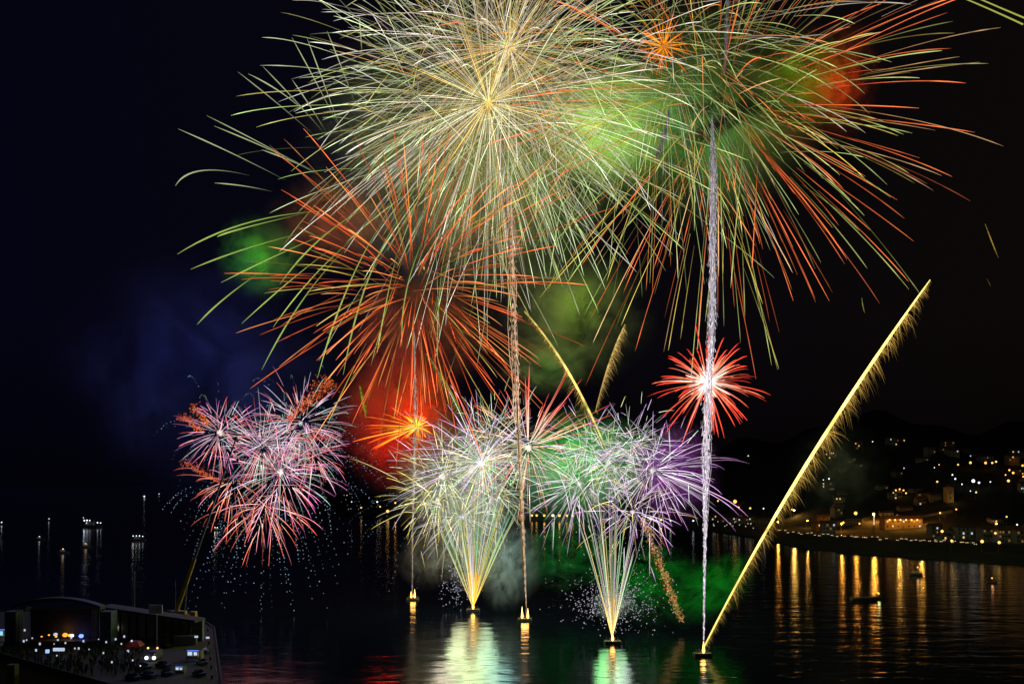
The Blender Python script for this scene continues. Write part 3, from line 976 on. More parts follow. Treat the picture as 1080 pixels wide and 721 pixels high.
shell('white burst with greenish streaks above the fan and beneath the red smoke', 467, 502, 352, 52, [dict(n=170, scatter=.22, pal=WHG, droop=0.098, w=0.57, seg=7, start=.45, var=.3)], core=(6.0, (255, 250, 225), 1.28), group=G1)
shell('yellow burst throwing flat golden streaks seaward', 462, 527, 356, 58, [dict(n=140, scatter=.22, pal=YEL, droop=0.112, w=0.63, seg=7, start=.45, var=.32, keep=lambda d, r: d[0] < .4), dict(n=60, R=70, pal=DOTG, dots=1, w=1, name='falling_glitter')], core=(4.2, (255, 250, 230), 1.20), group=G1)
shell('tall lavender and white burst at the crown of the middle fan', 508, 488, 354, 74, [dict(n=210, scatter=.22, pal=PUR, droop=0.098, w=0.57, seg=8, start=.45, var=.32, keep=lambda d, r: d[2] > -.35), dict(n=120, R=48, pal=WHG, w=0.84, seg=6, name='inner_spray')], core=(7.2, (255, 250, 250), 1.36), group=G1)
shell('pale green burst above the lavender crown', 520, 462, 360, 46, [dict(n=130, scatter=.22, pal=WHG, droop=0.084, w=0.55, seg=7, start=.45, var=.32)], group=G1)
shell('grey white crackling burst at the waist of the middle fan', 487, 545, 350, 44, [dict(n=170, pal=[(1, (220, 220, 220), (175, 172, 185), (150, 150, 165)), (1, (220, 215, 190), (185, 180, 150), (160, 160, 120))], droop=0.140, w=0.51, seg=6, start=.45, var=.3)], core=(4.8, (235, 235, 245), 1.04), group=G1)
shell('cream burst filling the landward shoulder of the middle fan', 520, 520, 356, 44, [dict(n=150, scatter=.22, pal=WHG, droop=0.140, w=0.51, seg=6, start=.45, var=.3)], group=G1)
shell('red and cream burst on the twin tail beside the middle fan', 557, 472, 345, 62, [dict(n=150, pal=REDP, droop=0.140, w=0.63, seg=8, start=.45, var=.32), dict(n=120, R=84, pal=REDP[:1], droop=.02, w=0.76, seg=8, var=.2, keep=lambda d, r: d[2] > .05 and d[0] > -.1 and abs(d[1]) < .7, name='red_spray')], core=(6.0, (255, 235, 215), 1.44), glow=((255, 130, 100), .8 * kW, 2), group=G1)
shell('cream burst with pink streaks crowding the seaward side of the slim fan', 611, 510, 300, 54, [dict(n=170, scatter=.22, pal=PUR[:2] + WHG[:2], droop=0.112, w=0.57, seg=7, start=.45, var=.32)], core=(4.2, (250, 245, 230), 1.12), group=G2)
shell('greenish white burst in the middle of the slim fan crown', 642, 487, 300, 48, [dict(n=180, scatter=.22, pal=WHG, droop=0.084, w=0.55, seg=7, start=.45, var=.32)], core=(4.2, (245, 250, 240), 1.04), group=G2)
shell('purple burst with long streaks toward the rising tail', 688, 496, 296, 58, [dict(n=170, scatter=.22, pal=PUR, droop=0.084, w=0.60, seg=8, start=.45, var=.3), dict(n=70, R=95, pal=PUR[:2], droop=0.196, w=0.81, seg=9, keep=lambda d, r: d[0] > .45 and abs(d[2]) < .5, name='long_spray')], core=(4.8, (250, 245, 235), 1.12), glow=((170, 60, 230), .9 * kW, 2), group=G2)
shell('lowest mauve burst crossing the stem of the slim fan', 667, 540, 292, 52, [dict(n=90, scatter=.22, pal=PUR[:2] + YEL[:1], droop=0.168, w=0.69, seg=8, start=.45, var=.35)], core=(3.6, (255, 240, 220), 1.12), group=G2)
shell('pale burst at the very top of the slim fan crown', 666, 468, 302, 44, [dict(n=130, scatter=.22, pal=WHG[:2] + PUR[:1], droop=0.084, w=0.55, seg=7, start=.45, var=.32)], group=G2)
shell('mauve tinted burst above the cream one on the slim fan', 620, 472, 304, 46, [dict(n=120, scatter=.22, pal=PUR + WHG[:1], droop=0.112, w=0.55, seg=7, start=.45, var=.32)], group=G2)

# ------------------------------------------------------------------ launch rafts
def raft(label, px, py, flame, watts):
    p = on_plane(px, py, 0)
    root = empty('launch_raft', p, label, 'raft', 'launch rafts on the bay')
    hb = MB()
    for s in (-1, 1):
        hb.bar(p + (-2.6, s * 1.0, .25), p + (2.6, s * 1.0, .25), .42, .42, 8)
    hb.build('float', M['steel'], root)
    MB().box(p + (0, 0, .78), (5.0, 3.0, .2)).build('deck', M['wood'], root)
    t = MB()
    for i in range(5):
        t.bar(p + (-1.6 + i * .8, .5, .88), p + (-1.6 + i * .8 + (i - 2) * .12, .5, 1.9), .16, .16, 8)
    t.build('mortar_rack', M['dark'], root)
    for fx, fh in flame:
        f = MB().lathe(p + (fx, -.4, .88), [(.18, 0), (.42, .5), (.34, 1.2), (.16, 1.2 + fh * .5), (.02, 1.2 + fh)], 7)
        f.build('flame', M['flame'], root)
    lamp(root, p + (0, -.6, 2.2), (1, .45, .1), watts, .8)
    return root


raft('smallest launch raft with a low double flame under the thin pale tail', 435.5, 632, [(-.7, 1.6), (.8, 2.6)], 260)
raft('launch raft under the broad middle spark fan', 499, 644, [(0, .8)], 250)
raft('launch raft with twin flames under the pinkish gold tail', 553.5, 654, [(-1.0, 3.2), (1.1, 2.6)], 420)
raft('launch raft under the slim greenish spark fan', 646, 678, [(0, .8)], 180)
raft('launch raft with one tall flame at the foot of the golden comet', 741, 691, [(.2, 2.2)], 300)

# ------------------------------------------------------------------ boats
def boat(label, px, py, length, lamps, rz=0.0, cabin=True, group='boats with lights on the bay', watts=120, col=(1, 1, 1), mast=0.0):
    p = on_plane(px, py, 0)
    root = empty('boat', p, label, 'boat', group)
    L, B, H = length, length * (.26 if cabin else .16), (length * .10 + .4) if cabin else .75
    ca, sa = math.cos(rz), math.sin(rz)

    def w(x, y, z): return p + (x * ca - y * sa, x * sa + y * ca, z)
    st = [(-.5, .75), (-.3, .95), (0, 1.0), (.25, .8), (.42, .4), (.5, .05)]
    v, f = [], []
    for x, b in st:
        rise = H * (.9 + .5 * max(0, x) ** 1.5)
        for yy, zz in ((-b / 2, rise), (-b * .3, -.3), (b * .3, -.3), (b / 2, rise)):
            v.append(w(x * L, yy * B, zz))
    for i in range(len(st) - 1):
        a, b = i * 4, i * 4 + 4
        f += [(a, a + 1, b + 1, b), (a + 1, a + 2, b + 2, b + 1), (a + 2, a + 3, b + 3, b + 2), (a + 3, a, b, b + 3)]
    f += [(0, 3, 2, 1)]
    MB().add(v, f).build('hull', M['hull'], root)
    if cabin:
        MB().box(w(-.08 * L, 0, H + .12 * L * .5), (L * .36, B * .62, L * .12), rz, .9).build('cabin', M['white'], root)
        MB().box(w(-.08 * L, 0, H + .12 * L + .06), (L * .40, B * .68, .12), rz).build('cabin_roof', M['white'], root)
    if mast:
        MB().bar(w(.1 * L, 0, H), w(.1 * L, 0, H + mast), .12, .06).build('mast', M['steel'], root)
    for lx, lz, r, m in lamps:
        q = w(lx * L, -.3 * B, H + lz)
        MB().ball(q, r).build('deck_lamp', M[m], root)
    if lamps and watts:
        lx, lz, r, m = lamps[0]
        lamp(root, w(lx * L, -.3 * B, H + lz + .2) + (0, -r - .3, 0), col, watts, .6)
    return root


boat('long low open boat with one yellow green lamp at its stern', 914, 631, 17, [(.34, 1.4, .35, 'gold')], rz=.35, cabin=False, watts=60, col=(.8, 1, .4))
boat('small dark cabin boat with an orange lamp between two reflections', 966, 606, 7, [(.1, 3.2, .35, 'warm')], watts=70, col=(1, .5, .15), mast=2.2)
boat('tiny boat with reddish lamp close to the dark shore', 1046, 614, 5, [(0, 1.6, .3, 'warm')], watts=40, col=(1, .4, .2), cabin=False)
boat('largest lit ship with stacked white deck lamps out at sea', 97, 556, 26, [(-.30, 5.2, .75, 'cold'), (-.18, 5.4, .8, 'cold'), (-.06, 5.2, .6, 'cold'), (.28, 2.8, .7, 'cold'), (.42, 2.4, .55, 'cold'), (-.2, 2.4, .4, 'cold'), (-.34, 8.4, .35, 'cold')], watts=160, col=(.6, .7, 1), mast=7)
boat('white lit ship with a row of lamps mirrored beneath', 146, 570, 14, [(-.3, 2.6, .4, 'cold'), (-.1, 2.7, .4, 'cold'), (.1, 2.7, .45, 'cold'), (.3, 2.2, .4, 'cold')], watts=30, col=(1, .95, .8), mast=4)
boat('small lit boat behind the dotted tails of the red bursts', 229, 559, 10, [(-.2, 1.8, .45, 'gold'), (.05, 1.8, .5, 'cold')], watts=60, col=(1, .9, .7))
for i, (x, y_, m, s) in enumerate(((2, 551, 'cold', .6), (52, 547, 'cold', .5), (42, 567, 'cold', .35), (67, 581, 'gold', .45), (91, 575, 'gold', .42))):
    boat(['boat with one white lamp at the very edge of the picture', 'faint boat highest on the dark water toward the open sea', 'faint white boat light in the water above the stage', 'boat with a yellow lamp closest to the stage roof',
          'boat with dim yellow lamp under the largest lit ship'][i], x, y_ + 2, 9, [(0, 1.8, s, m)], watts=8, col=(1, .95, .8))
for x, y_, lab in ((152.5, 525, 'pale ship lamp farthest out on the dark horizon'), (168, 522, 'dim bluish ship lamp farthest out on the dark horizon')):
    boat(lab, x, y_, 30, [(0, 3, 2.2 if x < 160 else 1.4, 'cold')], watts=0)

# ------------------------------------------------------------------ far town: lamps
def lamp_proto(name, mat, h, r):
    root = empty(name, (0, 0, -500), 'street lamp', 'street lamp')
    b = np.array((0, 0, -500.0))
    MB().bar(b, b + (0, 0, h), .12, .07).build('pole', M['steel'], root)
    MB().bar(b + (0, 0, h), b + (0, -.9, h + .1), .06, .05).build('arm', M['steel'], root)
    MB().ball(b + (0, -1.0, h + .1), r).build('lamp_head', mat, root)
    return root


PROTO = {}
GL = {'warm': 'orange street lamps on the far shore', 'gold': 'golden street lamps on the far shore', 'cold': 'white street lamps on the far shore'}
HCOL = {'warm': (1, .38, .04), 'gold': (1, .52, .10), 'cold': (.8, .92, 1)}


def street_lamp(px, py, m='warm', r=.7, w=200, lab=None, h=7.0):
    r = round(r * 1.2, 2)
    p = on_land(px, py, h)
    key = (m, r, h)
    if key not in PROTO:
        PROTO[key] = o = lamp_proto('street_lamp', M[m], h, r)
    else:
        o = copy_tree(PROTO[key])
    o.location = tuple(p)
    LOC[o.name] = p
    y = p[1]
    if lab is None:
        far = py < 535
        word = {'warm': 'orange', 'gold': 'golden', 'cold': 'white'}[m]
        size = 'small' if r < .6 else ('big' if r > 1.0 else 'plain')
        lab = f'{size} {word} street lamp glowing on the dark hill' if far else f'{size} {word} street lamp glowing along the far waterfront'
    tag(o, lab, 'street lamp', GL[m])
    if w:
        lamp(o, p + (0, -2.4, h - .2), HCOL[m], w * (3.0 if w > 200 else 1.0), .5)
    return o


# big lamps that leave long streaks on the water
for px, py, m, r, w in ((820, 550, 'warm', .8, 1000), (837, 538, 'gold', 1.0, 3200), (851, 549, 'gold', .7, 800), (887, 552, 'warm', .8, 1900), (902, 541, 'warm', 1.35, 10000), (921, 542, 'warm', 1.1, 9000),
                        (968.5, 545, 'warm', 1.0, 2600), (1014, 557, 'warm', .8, 240), (1050, 552, 'warm', .8, 260), (1076, 556, 'gold', .8, 70)):
    street_lamp(px, py, m, r, w)
# other lamps of the waterfront and the hill
for px, py, m, r in ((757, 528, 'gold', .9), (775, 529, 'warm', 1.9), (779, 535, 'gold', .8), (791, 536, 'gold', .95), (805, 536, 'cold', .6), (835, 537, 'gold', .7), (874, 505, 'cold', .7), (868, 506, 'cold', .4), (789, 481, 'cold', .55),
                     (920, 466, 'cold', .5), (905, 467, 'cold', .35), (953, 494, 'cold', .4), (988, 508, 'gold', .8), (990, 490, 'gold', .5), (985, 493, 'cold', .4), (1010, 490, 'gold', .75), (1023, 488, 'warm', 1.1), (1039, 488, 'warm', 1.1),
                     (1046, 488, 'gold', .9), (1050, 487, 'gold', .9), (1004, 501, 'cold', .6), (1007, 505, 'cold', .7), (1014, 511, 'cold', .5), (1026, 507, 'cold', 1.4), (1032, 509, 'cold', .9), (1044, 508, 'cold', .5), (1029, 519, 'gold', .7), (1023, 518, 'cold', .4),
                     (1064, 496, 'gold', .8), (1068, 499, 'warm', 1.0), (1063, 507, 'gold', 1.1), (1060, 501, 'warm', .6), (1078, 491, 'warm', .9), (1079, 503, 'warm', 1.0), (1008, 537, 'warm', .6), (991, 541, 'gold', .7), (1061, 545, 'gold', .6),
                     (1072, 553, 'cold', .5), (889, 551, 'warm', .8), (906, 552, 'gold', .6), (993, 560, 'gold', .9), (1014, 559, 'gold', .8), (1045, 557, 'gold', .6), (1049, 562, 'gold', .7), (1003, 570, 'gold', .7), (1035, 571, 'gold', .9), (1053, 572, 'gold', .8)):
    street_lamp(px, py, m, r, (14 if r > .55 else 0) if py < 550 else 0)
# the far middle shore, seen between the bursts
for px, py, m, r, w in ((381, 535, 'gold', 1.0, 0), (398, 529, 'cold', 1.2, 0), (401, 534, 'gold', 1.0, 0), (409, 539, 'gold', 1.8, 900), (417, 530, 'gold', 1.3, 500), (366, 522, 'gold', .8, 0), (371, 529, 'cold', .7, 0), (561, 544, 'gold', 1.2, 0), (566, 545, 'gold', 1.2, 0),
                     (574, 545, 'gold', 1.3, 200), (583, 546, 'cold', 1.4, 200), (590, 544, 'gold', 1.4, 300), (598, 545, 'gold', 1.3, 0), (604, 546, 'gold', 1.1, 0), (686, 547, 'gold', 1.5, 260), (697, 549, 'gold', 1.2, 200), (707, 551, 'cold', .8, 0), (731, 549, 'cold', .7, 0)):
    street_lamp(px, py, m, r, w, {'gold': 'golden lamp on the far middle shore seen between the bursts', 'cold': 'white lamp on the far middle shore seen between the bursts'}[m])


# ------------------------------------------------------------------ far town: houses
def house(name, label, p, size, mat, roofm, nwin, lit, rz=0.0, rh=2.4, group='houses of the far town', floors=2):
    root = empty(name, p, label, 'house' if name == 'house' else 'building', group)
    w, d, h = size
    ca, sa = math.cos(rz), math.sin(rz)

    def T(x, y, z): return np.array(p) + (x * ca - y * sa, x * sa + y * ca, z)
    MB().box(T(0, 0, h / 2 - 3), (w, d, h + 6), rz).build('wall', mat, root)
    e = .5
    v = [T(-w / 2 - e, -d / 2 - e, h + .003), T(w / 2 + e, -d / 2 - e, h + .003), T(w / 2 + e, d / 2 + e, h + .003), T(-w / 2 - e, d / 2 + e, h + .003), T(-w / 2 - e, 0, h + rh), T(w / 2 + e, 0, h + rh)]
    MB().add(v, [(0, 1, 5, 4), (2, 3, 4, 5), (0, 4, 3), (1, 2, 5), (3, 2, 1, 0)]).build('roof', roofm, root)
    fh = h / floors
    for fl in range(floors):
        for i in range(nwin):
            x = (i + .5) / nwin * w - w / 2
            if fl == 0 and i == nwin // 2:
                MB().box(T(x, -d / 2 - .03, 1.15), (1.2, .12, 2.3), rz).build('door', M['wood'], root)
                continue
            on = random.random() < lit
            mm = random.choice(('warmwin', 'dimwin', 'dimwin', 'coldwin')) if on else 'glassy'
            MB().box(T(x, -d / 2 - .04, fl * fh + fh * .55), (1.25, .14, 1.5), rz).build('window', M[mm], root)
    return root


random.seed(5)
HL = []
for i in range(34):      # the waterfront row and the first streets behind it
    px = 752 + i * 10.2 + random.uniform(-2, 2)
    d = random.choice((104, 112, 128, 150))
    y = shore_y(px) + d
    p = np.array([(px - 540) / F * y, y, land_z(px, d - 4)])
    HL.append((p, 'front' if d < 120 else 'back'))
for i in range(40):      # scattered up the hill
    px = random.uniform(865, 1085)
    d = random.uniform(190, 560)
    y = shore_y(px) + d
    HL.append((np.array([(px - 540) / F * y, y, land_z(px, d - 4)]), 'hill'))
WM = [('plaster', 'cream'), ('plaster2', 'pale grey'), ('plaster3', 'ochre'), ('plaster2', 'whitewashed')]
STREAK = (820, 837, 851, 887, 902, 921, 941, 967)
HL = [(p, wh) for p, wh in HL if wh == 'hill' or all(abs(540 + F * p[0] / p[1] - s_) > 9.5 for s_ in STREAK)]
for p, where in HL:
    mk, word = random.choice(WM)
    rm = random.choice(('tiles', 'tiles', 'darkroof'))
    fl = random.choice((1, 2, 2, 3))
    lab = f"{word} {['', 'low one storey', 'two storey', 'tall three storey'][fl]} {'clay' if rm == 'tiles' else 'dark'} roofed house " + {'front': 'facing the far promenade', 'back': 'in the street behind the far promenade', 'hill': 'on the dark hill above the town'}[where]
    house('house', lab, p, (random.uniform(8, 15), random.uniform(7, 10), 3.0 * fl + .4), M[mk], M[rm], random.choice((3, 4, 5)), .2 if where == 'hill' else .32, random.uniform(-.25, .25), floors=fl)

# the arcade building with a row of golden wall lamps under its eaves
p = on_land(950, 557, 0)
root = house('arcade_building', 'long waterfront building with six golden lamps along its front', p, (34, 12, 8.5), M['plaster3'], M['tiles'], 7, .5, 0.0, 3.0, None)
for i in range(6):
    q = p + (-13 + i * 5.0, -6.5, 8.0)
    MB().ball(q, .75).build('wall_lamp', M['gold'], root)
    lamp(root, q + (0, -2.4 if i not in (1, 5) else -9, -.4), (1, .46, .06), 6000 if i in (1, 5) else 70, .4)
# the lit tower and the lit hilltop building
p = on_land(1000.5, 529, 0)
t = empty('stone_tower', p, 'square stone tower glowing amber halfway up the dark hill', 'tower')
MB().box(p + (0, 0, 5), (7.0, 7.0, 18)).build('shaft', M['stone'], t)
MB().box(p + (0, 0, 14.25), (7.8, 7.8, .5)).build('cornice', M['stone'], t)
MB().lathe(p + (0, 0, 14.5), [(4.4, 0), (.1, 3.0)], 4).build('roof', M['tiles'], t)
for z in (4, 9):
    MB().box(p + (0, -3.55, z), (1.1, .2, 2.2)).build('window', M['glassy'], t)
lamp(t, p + (1.5, -9, 3), (1, .6, .15), 420, .5)
p = on_land(1067.5, 489, 0)
root = house('hilltop_building', 'floodlit building on the hill crest with warm front', p, (13, 9, 9), M['plaster3'], M['tiles'], 4, .3, 0.0, 2.4, None, 3)
lamp(root, p + (0, -10, 4), (1, .5, .15), 180, .5)
# the ring of lamps on a bandstand
p = on_land(946, 524, 0)
b = empty('bandstand', p, 'round pavilion on the hill with an arch of five golden lamps', 'pavilion')
MB().lathe(p, [(6.2, -4), (6.2, .6)], 14).build('plinth', M['stone'], b)
for i in range(8):
    a = i * math.pi / 4
    MB().bar(p + (5.2 * math.cos(a), 5.2 * math.sin(a), .6), p + (5.2 * math.cos(a), 5.2 * math.sin(a), 5), .22).build('column', M['plaster2'], b)
MB().lathe(p + (0, 0, 5.0), [(6.4, 0), (6.2, .5), (5.0, 2.4), (2.6, 3.8), (.2, 4.4)], 14).build('dome', M['tiles'], b)
for i in range(5):
    a = math.pi * (.12 + .19 * i)
    q = p + (-7.2 * math.cos(a), -6.6, 1.6 + 6.6 * math.sin(a))
    MB().ball(q, .85).build('arch_lamp', M['gold'], b)
MB().bar(p + (-6.9, -6.4, 0), p + (-6.9, -6.4, 4.2), .15).bar(p + (6.9, -6.4, 0), p + (6.9, -6.4, 4.2), .15).build('lamp_arch', M['steel'], b)
lamp(b, p + (0, -9, 5), (1, .6, .2), 200, .5)
# two white lit pillars
for px in (921.8, 929.6):
    p = on_land(px, 554, 0)
    o = empty('light_pillar', p, 'thin white light pillar standing on the far waterfront', 'light pillar', 'white light pillars on the far waterfront')
    MB().box(p + (0, 0, .3), (1.4, 1.4, .6)).build('foot', M['concrete'], o)
    MB().box(p + (0, 0, 4.6), (.55, .55, 8)).build('light_tube', principled('tube_light', (.9, .9, .9), .3, emit=(1, .9, .75), estr=.8), o)
# the ramp wall lit from one lamp
p0, p1 = on_land(972, 547, 0), on_land(1004, 541, 0)
o = MB()
o.bar(p0 + (0, 0, 1.5), p1 + (0, 0, 1.5), 2.2, 2.2, 4)
tag(o.build('retaining_wall', M['plaster']), 'long sloping retaining wall lit orange above the waterfront', 'wall')
lamp(None, p1 * .6 + p0 * .4 + (0, -7, 3), (1, .5, .15), 200, .5)

# cars parked with lamps lit along the promenade
def car_proto(paint):
    b = np.array((0, 0, -600.0))
    r = empty('parked_car', b, 'car', 'car')
    MB().box(b + (0, 0, .62), (1.75, 4.2, .62), 0, .96).build('body', paint, r)
    MB().box(b + (0, .25, 1.2), (1.5, 2.2, .55), 0, .8).build('cabin', M['glassy'], r)
    for s in (-1, 1):
        for yy in (-1.3, 1.3):
            MB().bar(b + (s * .72, yy, .33), b + (s * .92, yy, .33), .33, .33, 10).build('wheel', M['tyre'], r)
        MB().ball(b + (s * .6, -2.1, .75), .26).build('headlight', M['headl'], r)
    return r


M['headl'] = principled('headlight', (.9, .9, .9), .2, emit=(1, .72, .38), estr=1.3)
protos = [car_proto(principled('white_car_paint', (.6, .6, .6), .3)), car_proto(principled('grey_car_paint', (.12, .12, .13), .3)), car_proto(principled('red_car_paint', (.25, .03, .03), .3))]
used = [False] * 3
for i in range(46):
    px = 822 + i * 4.6 + random.uniform(-1.4, 1.4)
    if 935 < px < 942: continue
    d = 66 + random.uniform(0, 28)
    j = random.choice((0, 0, 1, 1, 2))
    o = copy_tree(protos[j]) if used[j] else protos[j]
    used[j] = True
    y = shore_y(px) + d
    o.location = ((px - 540) / F * y, y, land_z(px, d) + .08)
    o.rotation_euler = (0, 0, random.uniform(-.5, .5))
    tag(o, ['white car', 'dark grey car', 'red car'][j] + ' with lit headlights parked along the far promenade', 'car', 'cars along the far promenade')
# small lanterns of the far end of the promenade and of the moored boats there
lp = None
for i in range(26):
    px, py = random.uniform(752, 800), random.uniform(545, 558)
    p = on_land(px, py, 1.5)
    if lp is None:
        lp = empty('lantern_post', p, 'x', 'lantern')
        MB().bar(p, p + (0, 0, 2.4), .08).build('post', M['steel'], lp)
        MB().ball(p + (0, 0, 2.7), .42).build('lantern', M['dimcold'], lp)
        o = lp
    else:
        o = copy_tree(lp)
        o.location = tuple(p)
    tag(o, 'low white lantern post at the far end of the promenade', 'lantern', 'lanterns at the far end of the promenade')

# ------------------------------------------------------------------ the quay: stage, hall, crane, crowd
GY = 256.0


def gp(px, py): return on_plane(px, py, QZ)


def stage():
    k = GY / F
    x0, x1 = (14 - 540) * k, (106 - 540) * k
    xc = (x0 + x1) / 2
    w = x1 - x0
    p = np.array([xc, GY, QZ])
    r = empty('concert_stage', p, 'large open stage with curved roof truss lit amber inside', 'stage')
    D = 5.0
    MB().box(p + (0, D / 2, .8), (w - 3, D, 1.6)).build('deck', M['wood'], r)
    for sx in (-1, 1):
        for yy in (0, D):
            tr = MB()
            q = p + (sx * (w / 2 - 1.7), yy, 0)
            for a, b in ((-.5, -.5), (.5, -.5), (.5, .5), (-.5, .5)):
                tr.bar(q + (a, b, 0), q + (a, b, 10.8), .1)
            for z in np.arange(0, 10.2, 1.1):
                tr.bar(q + (-.5, -.5, z), q + (.5, -.5, z + 1.1), .06)
                tr.bar(q + (.5, .5, z), q + (-.5, .5, z + 1.1), .06)
            tr.build('tower', M['steel'], r)
    n = 18
    v, f = [], []
    for i in range(n + 1):
        t = i / n * 2 - 1
        z = 10.9 + 2.4 * (1 - t * t)
        for yy, dz in ((-.8, 0), (2.2, .0)):
            v += [p + (t * (w / 2 + .3), yy, z), p + (t * (w / 2 + .3), yy, z + .9)]
    for i in range(n):
        a, b = i * 4, i * 4 + 4
        f += [(a, b, b + 1, a + 1), (a + 2, a + 3, b + 3, b + 2), (a + 1, b + 1, b + 3, a + 3), (a, a + 2, b + 2, b)]
    f += [(0, 1, 3, 2), (n * 4, n * 4 + 2, n * 4 + 3, n * 4 + 1)]
    MB().add(v, f).build('roof_canopy', principled('stage_canopy', (.045, .05, .06), .7, 0, .2, .4), r)
    MB().box(p + (0, D - .3, 6), (w - 5, .2, 9)).build('backdrop', M['dark'], r)
    for sx in (-1, 1):
        MB().box(p + (sx * (w / 2 + 1.2), D / 2, 5), (3.2, D * .8, 10)).build('side_wing', principled('blue_grey_tarp', (.07, .09, .12), .8, 0, .3, .4), r)
    for i, (dx, m, s) in enumerate(((-5.2, 'amber', .28), (1.1, 'amber', .75), (2.0, 'amber', .55), (3.6, 'cold', .55), (5.8, 'blue', .7), (-2.2, 'phone', .6), (-1.0, 'amber', .35), (-3.6, 'amber', .3))):
        MB().ball(p + (dx, 1.5 + (i % 3), 2.7 + .3 * (i % 2)), s, 8, .8).build('stage_lamp', M[m], r)
    lamp(r, p + (1, 3, 4.5), (1, .40, .08), 60, .6)
    lamp(r, p + (5, 3, 4), (.2, .25, 1), 22, .5)
    return p


STP = stage()


def person_mesh(arm=0.0):
    """one continuous small figure, grown from a skeleton"""
    J = dict(hip=(0, 0, .93, .15), waist=(0, 0, 1.1, .13), chest=(0, 0, 1.32, .16), neck=(0, 0, 1.5, .065), head=(0, -.01, 1.6, .10), top=(0, -.01, 1.72, .085))
    names, vs, rs, ed = [], [], [], []

    def put(n, x, y, z, r, prev=None):
        names.append(n); vs.append((x, y, z)); rs.append(r)
        if prev: ed.append((names.index(prev), len(names) - 1))
    pr = None
    for n in ('hip', 'waist', 'chest', 'neck', 'head', 'top'):
        put(n, *J[n], pr); pr = n
    for s, t in ((-1, 'l'), (1, 'r')):
        put('th' + t, s * .1, 0, .85, .095, 'hip'); put('kn' + t, s * .12, -.03, .48, .065, 'th' + t); put('an' + t, s * .12, .02, .08, .045, 'kn' + t); put('to' + t, s * .13, -.15, .04, .04, 'an' + t)
        put('sh' + t, s * .19, 0, 1.42, .065, 'chest'); put('el' + t, s * .26, -.05 - arm * .15, 1.15 + arm * .05, .05, 'sh' + t); put('wr' + t, s * .2, -.2 - arm * .15, .98 + arm * .6, .035, 'el' + t); put('ha' + t, s * .17, -.26 - arm * .12, .93 + arm * .75, .04, 'wr' + t)
    me = bpy.data.meshes.new('person')
    me.from_pydata(vs, ed, [])
    o = bpy.data.objects.new('person_tmp', me)
    COL.objects.link(o)
    md = o.modifiers.new('skin', 'SKIN')
    for i, r in enumerate(rs):
        me.skin_vertices[0].data[i].radius = (r, r)
    me.skin_vertices[0].data[0].use_root = True
    dg = bpy.context.evaluated_depsgraph_get()
    m2 = bpy.data.meshes.new_from_object(o.evaluated_get(dg))
    bpy.data.objects.remove(o)
    return m2


pm = [person_mesh(0), person_mesh(1)]
for i, (dx, dy, lab) in enumerate(((-4.4, 2, 'performer standing at the dim end of the stage in dark clothes'), (.2, 1.6, 'performer with raised arms amid the amber stage lamps'), (4.6, 2.4, 'performer between the white and the blue stage lamp'))):
    me = pm[i % 2].copy()
    me.materials.clear()
    me.materials.append(M['dark'])
    o = bpy.data.objects.new('person', me)
    COL.objects.link(o)
    o.location = tuple(STP + (dx, dy, 1.62))
    tag(o, lab, 'person')


def crowd():
    vs = [np.array([v.co[:] for v in m.vertices]) for m in pm]
    fs = [[tuple(p.vertices) for p in m.polygons] for m in pm]
    V, Fc, L = [], [], MB()
    n = 0
    rng = np.random.default_rng(21)
    for _ in range(430):
        px, py = rng.uniform(2, 150), rng.uniform(678, 712)
        if py > 690 + px * .25 + 6: continue
        p = gp(px, py)
        k = int(rng.integers(2))
        a = rng.normal(0, .5) + math.pi
        s = rng.uniform(.92, 1.06)
        v = vs[k] * s
        v = np.stack([v[:, 0] * math.cos(a) - v[:, 1] * math.sin(a), v[:, 0] * math.sin(a) + v[:, 1] * math.cos(a), v[:, 2]], 1) + p
        V.append(v); Fc += [tuple(i + n for i in f) for f in fs[k]]
        n += len(v)
    me = bpy.data.meshes.new('crowd')
    me.from_pydata(np.concatenate(V).tolist(), [], Fc)
    me.materials.append(principled('crowd_clothes', (.05, .045, .05), .9, 0, .6, 1.0))
    o = link('crowd', me)
    tag(o, 'dark crowd of spectators standing before the stage', 'crowd', None, 'stuff')


crowd()
rng = np.random.default_rng(4)
pproto = None
SPOTS = [(25, 679), (28, 678), (61, 678), (57, 682), (69, 681), (71, 675), (88, 679), (104, 677), (122, 677), (117, 673), (120, 674), (109, 692), (79, 687), (83, 687), (42, 682), (60, 695), (38, 689), (26, 667), (100, 674), (118, 702), (50, 690, ), (131, 674), (112, 680), (94, 688), (75, 676), (34, 676), (128, 682), (135, 690), (140, 700), (148, 706)]
for i, (x, y_) in enumerate(SPOTS):
    p = gp(x, y_ + 3) + (0, 0, 1.75)
    if pproto is None:
        pproto = o = MB().box(p, (.34, .05, .46)).build('lit_phone', M['phone'], None, p)
    else:
        o = pproto.copy()
        COL.objects.link(o)
        o.location = tuple(p)
    s = rng.uniform(.7, 1.5)
    o.scale = (s, 1, s)
    tag(o, 'glowing phone held up in the crowd before the stage', 'phone', 'lit phones in the crowd')
for x, y_, m, sx_, lab in ((62, 689, 'phone', (2.9, .5, .8), 'bright white lit awning sign in the crowd'), (50, 691, 'blue', (.8, .5, .9), 'small blue lamp standing in the crowd')):
    p = gp(x, y_ + 4)
    r = empty('lit_sign' if m != 'blue' else 'blue_lamp', p, lab, 'sign' if m != 'blue' else 'lamp')
    MB().bar(p, p + (0, 0, 1.9), .08).build('post', M['steel'], r)
    MB().box(p + (0, 0, 2.2), sx_).build('light_box', M[m], r)


